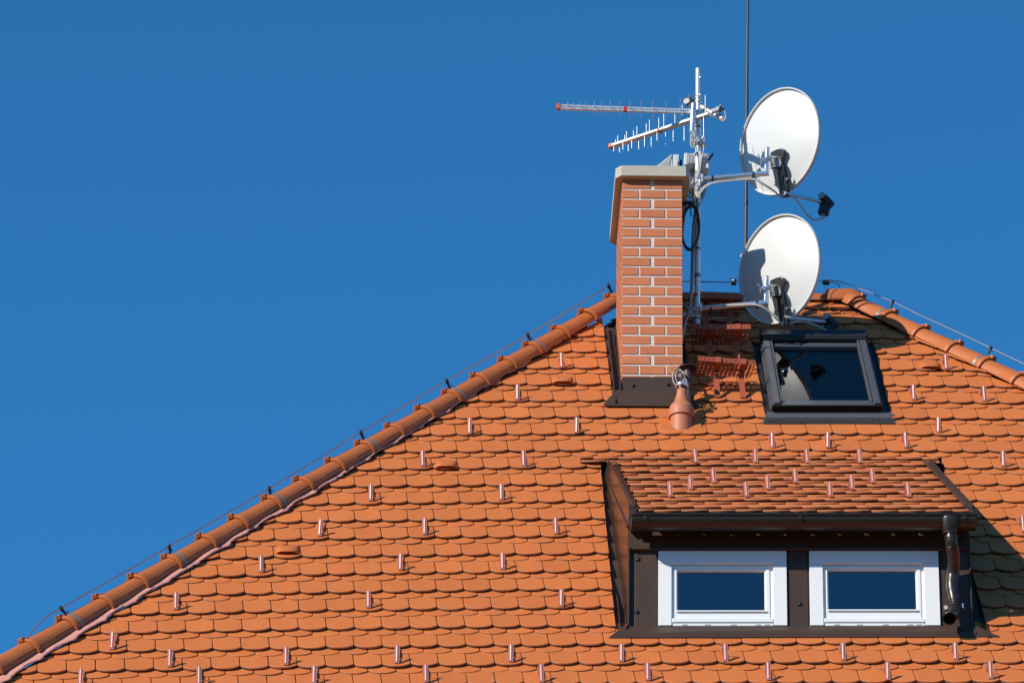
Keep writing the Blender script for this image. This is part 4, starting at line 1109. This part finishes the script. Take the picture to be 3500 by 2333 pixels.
m_=MB(); c=mp(655); m_.tube([c-Vector((0,0,.010)),c+Vector((0,0,.006))],.036,18); m_.build('cable_tie',M['blackp'],cm,smooth=40)
co=empty('cable_ring',PY(2361,775,YM-.08),'coiled ring of black cable hanging beside the chimney','cable coil')
m_=MB()
for k_ in range(9):
    cx=PY(2361+random.uniform(-2,2),777+random.uniform(-2,3),YM-.085+.006*k_); a0=.066+random.uniform(-.004,.003); b0_=.198+random.uniform(-.008,.004)
    N=40; pts=[]
    for i in range(N+1):
        t=2*math.pi*i/N+k_; pts.append(cx+Vector((math.cos(t)*a0+math.sin(t)*.012,.01*math.sin(2*t+k_),math.sin(t)*b0_)))
    m_.tube(pts,.0048,7,caps=False)
m_.build('coil',M['cable_dark'],co,smooth=60)
m_=MB(); P=PY(2345,693,YM-.05); m_.tube([Vector((CH[1]+LEAN*(P.z-CZ0)-.005,P.y,P.z)),P+Vector((.06,0,0))],.016,12); m_.build('hook',M['blackp'],co,smooth=60)
m_=MB(); pxbox(m_,2372,1001,2384,1003,YM-.04,.02); pxbox(m_,2360,999,2384,1006,YM-.035,.03,ch=.002); m_.build('clip',M['red_clip'],mast)
# ------------------------------------------------------------------ lightning rod
Yr_=F(0,6.62).y+.15
rt,rbm=PY(2560,-380,Yr_),PY(2548,1012,Yr_)
rod=empty('lightning_rod',rbm,'tall dark lightning rod rising behind the satellite dishes out of the picture','lightning rod')
m_=MB(); k1=PY(2553,300,Yr_); m_.tube([rbm,k1],[.0145,.0135],16); m_.build('lower_tube',M['rod'],rod,smooth=40)
m_=MB(); m_.tube([k1,rt],[.0115,.009],14); m_.build('upper_tube',M['rod'],rod,smooth=40)
m_=MB(); k2=PY(2550,692,Yr_); m_.tube([k2-Vector((0,0,.02)),k2+Vector((0,0,.02))],.016,16); m_.build('sleeve',M['blackp'],rod,smooth=40)
m_=MB(); k3=PY(2538,874,Yr_); ring(m_,k3,.014,.006,Vector((.3,1,0)).normalized(),16); m_.build('ring_clamp',M['cable'],rod,smooth=40)
# ------------------------------------------------------------------ lightning conductor
lc=empty('lightning_conductor',axisL(1223,1509),'thin lightning conductor wire on black holders above the hip and ridge tiles','lightning conductor')
wpx=[(209,2077),(579,1866),(921,1668),(1234,1476),(1527,1300),(1804,1144),(2080,976)]
def abL(x,y,h): # point above left hip axis with height h
    s=(axisL(x,y+ 0)-A0).dot(dLf); return A0+dLf*s+wLf*h
# holders: on straps at every third tile
stx=[2,5,8,11,14,17,20]
hold=[]
for j,i in enumerate(stx):
    s=hipL_s[i]+.072; base_=A0+dLf*s
    m_=MB(); n=26; vs=[]
    for s2 in (-.0105,.0105):
        for rr_ in (.093,.0965):
            for q in range(n+1):
                a=-rad(96)+2*rad(96)*q/n; l_=dLf.cross(wLf); vs.append(base_+dLf*s2+l_*math.sin(a)*rr_+wLf*math.cos(a)*rr_)
    m=n+1; fs=[]
    for q in range(n): fs+=[[q,q+1,m*1+q+1,m*1+q],[m+q,m+q+1,3*m+q+1,3*m+q],[2*m+q+1,2*m+q,3*m+q,3*m+q+1],[q+1,q,2*m+q,2*m+q+1]]
    m_.add(vs,fs); m_.build('strap',M['strap'],lc,smooth=40)
    foot=base_+wLf*.096; 
    # wire point: where the wire passes in the picture, in the vertical plane of the hip
    wx,wy=wpx[j]; nrm=Vector((dLf.y,-dLf.x,0)).normalized()
    tip=hit(wx,wy,A0+wLf*.1,nrm); hold.append(tip)
    m_=MB(); d_=(tip-foot); side=dLf
    foot2=foot-dLf*.03
    p_=[foot+dLf*.012+wLf*.002,foot-dLf*.004+wLf*.006,foot.lerp(tip,.35)+dLf*.004,foot.lerp(tip,.7),tip+d_.normalized()*.014]
    m_.tube(bez(p_,3),[.006,.007,.008,.009,.0085,.0085,.0085,.009,.010,.011,.0125,.0125,.010][:13] if len(bez(p_,3))==13 else .009,8)
    m_.tube([foot+dLf*.004+wLf*.012,foot+dLf*.04+wLf*.016],.004,6)
    m_.tube([tip-Vector((0,.014,0)),tip+Vector((0,.014,0))],.011,10)
    m_.build('wire_holder',M['blackp'],lc,smooth=40)
P0_=hold[0]; start=A0+dLf*(hipL_s[1]+.06)+wLf*.10
pts=[start,start.lerp(P0_,.5)+wLf*.02,start.lerp(P0_,.85)+wLf*.012]+hold+[hold[-1]+(hold[-1]-hold[-2])*.5]
m_=MB(); m_.tube(bez(pts,6),.0050,8); m_.build('wire',M['copper_wire'],lc,smooth=60)
Yw=ridY
m_=MB(); m_.tube(bez([PY(2300,961,Yw),PY(2400,962.5,Yw),PY(2508,965,Yw)],6),.0042,8); m_.build('wire',M['cable_dark'],lc,smooth=60)
m_=MB(); pxbox(m_,2500,951,2517,967,Yw-.02,.04,ch=.003); m_.build('connector',M['blackp'],lc)
m_=MB(); m_.sphere(PY(2508,957,Yw-.022),.009,ax=Vector((0,-1,0)),sq=.6); m_.build('bolt',M['zinc'],lc,smooth=40)
for y_ in (953,962):
    m_=MB(); m_.tube(bez([PY(2515,y_,Yw),PY(2540,y_-2,Yw),PY(2600,y_-1,Yw),PY(2700,958,Yw),PY(2815,959.5,Yw)],6),.004,8); m_.build('wire',M['copper_wire'],lc,smooth=60)
m_=MB(); pxbox(m_,2813,955,2836,966,Yw-.02,.04,ch=.003); m_.box(lambda x,y,z:PY(2810,963,Yw)+Vector((x,y,z)),(0,-.008,-.004),(.05,.008,.004)); m_.build('connector',M['blackp'],lc)
nrmR=Vector((dRf.y,-dRf.x,0)).normalized()
def WR(x,y): return hit(x,y,B0+wRf*.1,nrmR)
rp=[PY(2824,959,Yw),PY(2850,958,Yw),PY(2872,963,Yw),WR(2925,981),WR(3053,1032),WR(3141,1075),WR(3266,1132),WR(3387,1189),WR(3500,1243),WR(3620,1300)]
m_=MB(); m_.tube(bez(rp,8),.0042,8); m_.build('wire',M['copper_wire'],lc,smooth=60)
m_=MB(); m_.tube(bez([PY(2832,964,Yw),PY(2852,965,Yw),PY(2866,972,Yw+.01),PY(2870,982,Yw+.03)],5),.0035,7); m_.build('wire',M['cable_dark'],lc,smooth=60)
for i,(tx,ty) in ((1,(3053,1031)),(4,(3388,1189))):
    s=hipR_s[i]+.072; base_=B0+dRf*s; m_=MB(); n=26; vs=[]
    for s2 in (-.0105,.0105):
        for rr_ in (.093,.0965):
            for q in range(n+1):
                a=-rad(96)+2*rad(96)*q/n; l_=dRf.cross(wRf); vs.append(base_+dRf*s2+l_*math.sin(a)*rr_+wRf*math.cos(a)*rr_)
    m=n+1; fs=[]
    for q in range(n): fs+=[[q,q+1,m*1+q+1,m*1+q],[m+q,m+q+1,3*m+q+1,3*m+q],[2*m+q+1,2*m+q,3*m+q,3*m+q+1],[q+1,q,2*m+q,2*m+q+1]]
    m_.add(vs,fs); m_.build('strap',M['strap'],lc,smooth=40)
    foot=base_+wRf*.096; tip=WR(tx,ty)
    m_=MB(); m_.tube([foot,foot.lerp(tip,.4),foot.lerp(tip,.75),tip+Vector((0,0,.012))],[.009,.008,.010,.012],8); m_.tube([tip-Vector((.0,.014,0)),tip+Vector((.0,.014,0))],.011,10)
    m_.build('wire_holder',M['blackp'],lc,smooth=40)
# ------------------------------------------------------------------ snow guards
def guard_mesh():
    mb=MB(); w=.0165; t=.0016
    H,V=.088,.092      # normal height and slope offset of the nose
    def strip(a,b,wa,wb):
        (v0,h0),(v1,h1)=a,b; d=Vector((0,v1-v0,h1-h0)).normalized(); nn=Vector((0,-d.z,d.y))*t
        mb.prism([Vector((-wa,v0,h0)),Vector((wa,v0,h0)),Vector((wb,v1,h1)),Vector((-wb,v1,h1))],nn)
    strip((0.002,.004),(V,H),w,w); strip((V,H),(V+.012,.002),w,w); strip((V+.012,.004),(V+.16,-.010),w,w); strip((.002,.003),(V,.004-.0),w,w)
    # bead along the face
    n=8; vs=[];fs=[]
    for k in range(2):
        v,h=((.010,.011),(V-.004,H-.003))[k]
        for i in range(n+1):
            a=math.pi*i/n; d=Vector((0,-H,V)).normalized(); vs.append(Vector((math.cos(a)*.0085+.002,v,h))+d*math.sin(a)*.0055)
    for i in range(n): fs.append([i,i+1,n+1+i+1,n+1+i])
    mb.add(vs,fs)
    o=mb.build('snow_guard',M['copper'],None,smooth=35); me=o.data; bpy.data.objects.remove(o); return me
gme=guard_mesh()
SG=[(1290,828),(1188,902),(1078,980),(1324,978),(971,1055),(1203,1055),(851,1133),(1151,1132),(733,1214),(975,1211),(1277,1210),(599,1298),(919,1293),(1154,1291),(403,1383),(846,1379),(1289,1376),(256,1474),(389,1515),(656,1510),(911,1506),(1173,1503),(1427,1503),(1667,1502),(1937,1500),(2195,1499),(184,1560),(457,1555),(720,1553),(978,1550),(1244,1550),(1488,1546),(1765,1545),(2039,1545),(2276,1542),(2174,832),(2099,902),(2262,905),(2155,977),(1774,1012),(1901,1012),(2081,1012),(2305,1055),(2351,1205)]
DG=[(2380,1563),(2583,1563),(2360,1654),(2441,1631.5),(2292,1679),(2553,1679),(2625,1654),(2721,1631.5),(2761,1563),(2940,1563),(2984,1631.5),(2914,1654),(2838.5,1679),(3107,1679)]
ordw=['first','second','third','fourth','fifth','sixth','seventh','eighth','ninth']
def rows_of(items,tol):
    items=sorted(items,key=lambda p:p[1]); rows=[[items[0]]]
    for p in items[1:]:
        if p[1]-rows[-1][0][1]<tol: rows[-1].append(p)
        else: rows.append([p])
    return [sorted(r) for r in rows]
def guard(P,axes,label,group):
    Mx=Matrix.Identity(4)
    for i in range(3):
        for j in range(3): Mx[j][i]=axes[i][j]
    o=bpy.data.objects.new('snow_guard',gme); col.objects.link(o); Mx=Matrix.Translation(P)@Mx@Matrix.Rotation(random.gauss(0,.03),4,'Z'); o.matrix_world=Mx
    tag(o,label,'snow guard',group)
left=[p for p in SG if p[0]<1340 and p[1]<1400]; bottom=[p for p in SG if p[1]>1400]; right=[p for p in SG if p[0]>1700 and p[1]<1400]
def yimg(n): return n*1.4881
for zone,items,tol,desc in ((0,left,14,'left of the dormer'),(1,bottom,25,'low on the roof'),(2,right,14,'around the roof window')):
    rws=rows_of(items,tol)
    for ri,r in enumerate(rws):
        rn=ordw[ri] if ri<9 else 'last'
        for ci_,(x,y) in enumerate(r):
            px_,py_=x*1.4881,y*1.4881+25
            P=R(px_,py_,.004)
            pos=('only one' if len(r)==1 else ordw[ci_]+' from left') 
            guard(P,(RU,RV,RN),'copper snow guard %s, %s row down, %s'%(desc,rn,pos),'copper snow guards on the main roof')
c37,s37=math.cos(rad(37.1)),math.sin(rad(37.1))
DP0=DR(0,0,.004)
rws=rows_of(DG,12)
for ri,r in enumerate(rws):
    for ci_,(x,y) in enumerate(r):
        P=hit(x,y+19,DP0,DN)
        guard(P,(DU,DV,DN),'copper snow guard on the dormer roof, %s row down, %s from left'%(ordw[ri],ordw[ci_]),'copper snow guards on the dormer roof')
# special bulged vent tiles in the main roof
for x,y in ((660,1262),(1024,1066),(1292,872),(2137,838)):
    px_,py_=x*1.4881,y*1.4881; u,v=uv(px_,py_+8)
    n=12; vs=[];fs=[]; vt=MB()
    for i in range(n+1):
        a=-1+2*i/n; q=(1-a*a*a*a); 
        for k_,(dv,h) in enumerate(((-.03,.030),(-.028,.001),(.02,.030),(.10,.018),(.19,.002-KT*.19))):
            xx=u+a*.080*(1 if k_!=1 else .99); vs.append(F(xx,v+dv-.018*(1-a*a)*(1 if k_<2 else .5),(h*q if k_ in (0,2,3) else h)+.001-(KT*(dv+.03))*.6))
    m5=5
    for i in range(n):
        for (a_,b_) in ((0,2),(2,3),(3,4)): fs.append([i*m5+a_,(i+1)*m5+a_,(i+1)*m5+b_,i*m5+b_])
    vt.add(vs,fs,0)
    o=vt.build('vent_tile',[M['tile']],roof,smooth=60,axes=(RU,RV,RN)); md=o.modifiers.new('t','SOLIDIFY'); md.thickness=.008
# ------------------------------------------------------------------ ground
g=MB(); g.add([(-600,-600,GZ),(600,-600,GZ),(600,600,GZ),(-600,600,GZ)],[(0,1,2,3)]); gr=g.build('ground',M['grass']); tag(gr,kind='structure')
# ------------------------------------------------------------------ light
AZ,EL=rad(50),rad(27)
Ld=Vector((math.sin(AZ)*math.cos(EL),math.cos(AZ)*math.cos(EL),-math.sin(EL)))
sun=bpy.data.lights.new('sun','SUN'); sun.energy=5.0; sun.angle=rad(.53); sun.color=(1.0,.93,.82)
so=bpy.data.objects.new('sun',sun); col.objects.link(so); so.rotation_euler=Ld.to_track_quat('-Z','Y').to_euler(); so.location=(-10,-10,20)
SKG=.4; SKC=(.29,1.47,2.95)
wd=bpy.data.worlds.new('World'); scn.world=wd; wd.use_nodes=True; nt=wd.node_tree
bg=nt.nodes['Background']; sk=nt.nodes.new('ShaderNodeTexSky'); sk.sky_type='NISHITA'; sk.sun_disc=False
sd=-Ld; sk.sun_elevation=EL; sk.sun_rotation=math.atan2(sd.x,sd.y)
sk.altitude=1500; sk.air_density=1.0; sk.dust_density=.3; sk.ozone_density=3.0
gm=nt.nodes.new('ShaderNodeGamma'); gm.inputs['Gamma'].default_value=SKG; nt.links.new(sk.outputs[0],gm.inputs['Color'])
ml=nt.nodes.new('ShaderNodeMix'); ml.data_type='RGBA'; ml.blend_type='MULTIPLY'; ml.inputs['Factor'].default_value=1; nt.links.new(gm.outputs[0],ml.inputs['A']); ml.inputs['B'].default_value=(*SKC,1)
tcw=nt.nodes.new('ShaderNodeTexCoord'); sx=nt.nodes.new('ShaderNodeSeparateXYZ'); nt.links.new(tcw.outputs['Generated'],sx.inputs[0])
mrw=nt.nodes.new('ShaderNodeMapRange'); mrw.inputs['From Min'].default_value=.10; mrw.inputs['From Max'].default_value=.80; mrw.inputs['To Min'].default_value=1.6; mrw.inputs['To Max'].default_value=.60; nt.links.new(sx.outputs['Z'],mrw.inputs['Value'])
vs_=nt.nodes.new('ShaderNodeVectorMath'); vs_.operation='SCALE'; nt.links.new(ml.outputs['Result'],vs_.inputs[0]); nt.links.new(mrw.outputs[0],vs_.inputs['Scale'])
nt.links.new(vs_.outputs[0],bg.inputs['Color']); bg.inputs['Strength'].default_value=.105
# ------------------------------------------------------------------ camera object
cd=bpy.data.cameras.new('camera'); cd.sensor_fit='HORIZONTAL'; cd.sensor_width=36; cd.lens=36*FPX/W; cd.clip_end=3000; cd.clip_start=.5
co_=bpy.data.objects.new('camera',cd); col.objects.link(co_); co_.location=CAM; co_.rotation_euler=ROT; scn.camera=co_
scn.view_settings.view_transform='Standard'; scn.view_settings.look='None'; scn.view_settings.exposure=.05; scn.view_settings.gamma=1
scn.render.resolution_x=1024; scn.render.resolution_y=682
scn.cycles.max_bounces=8
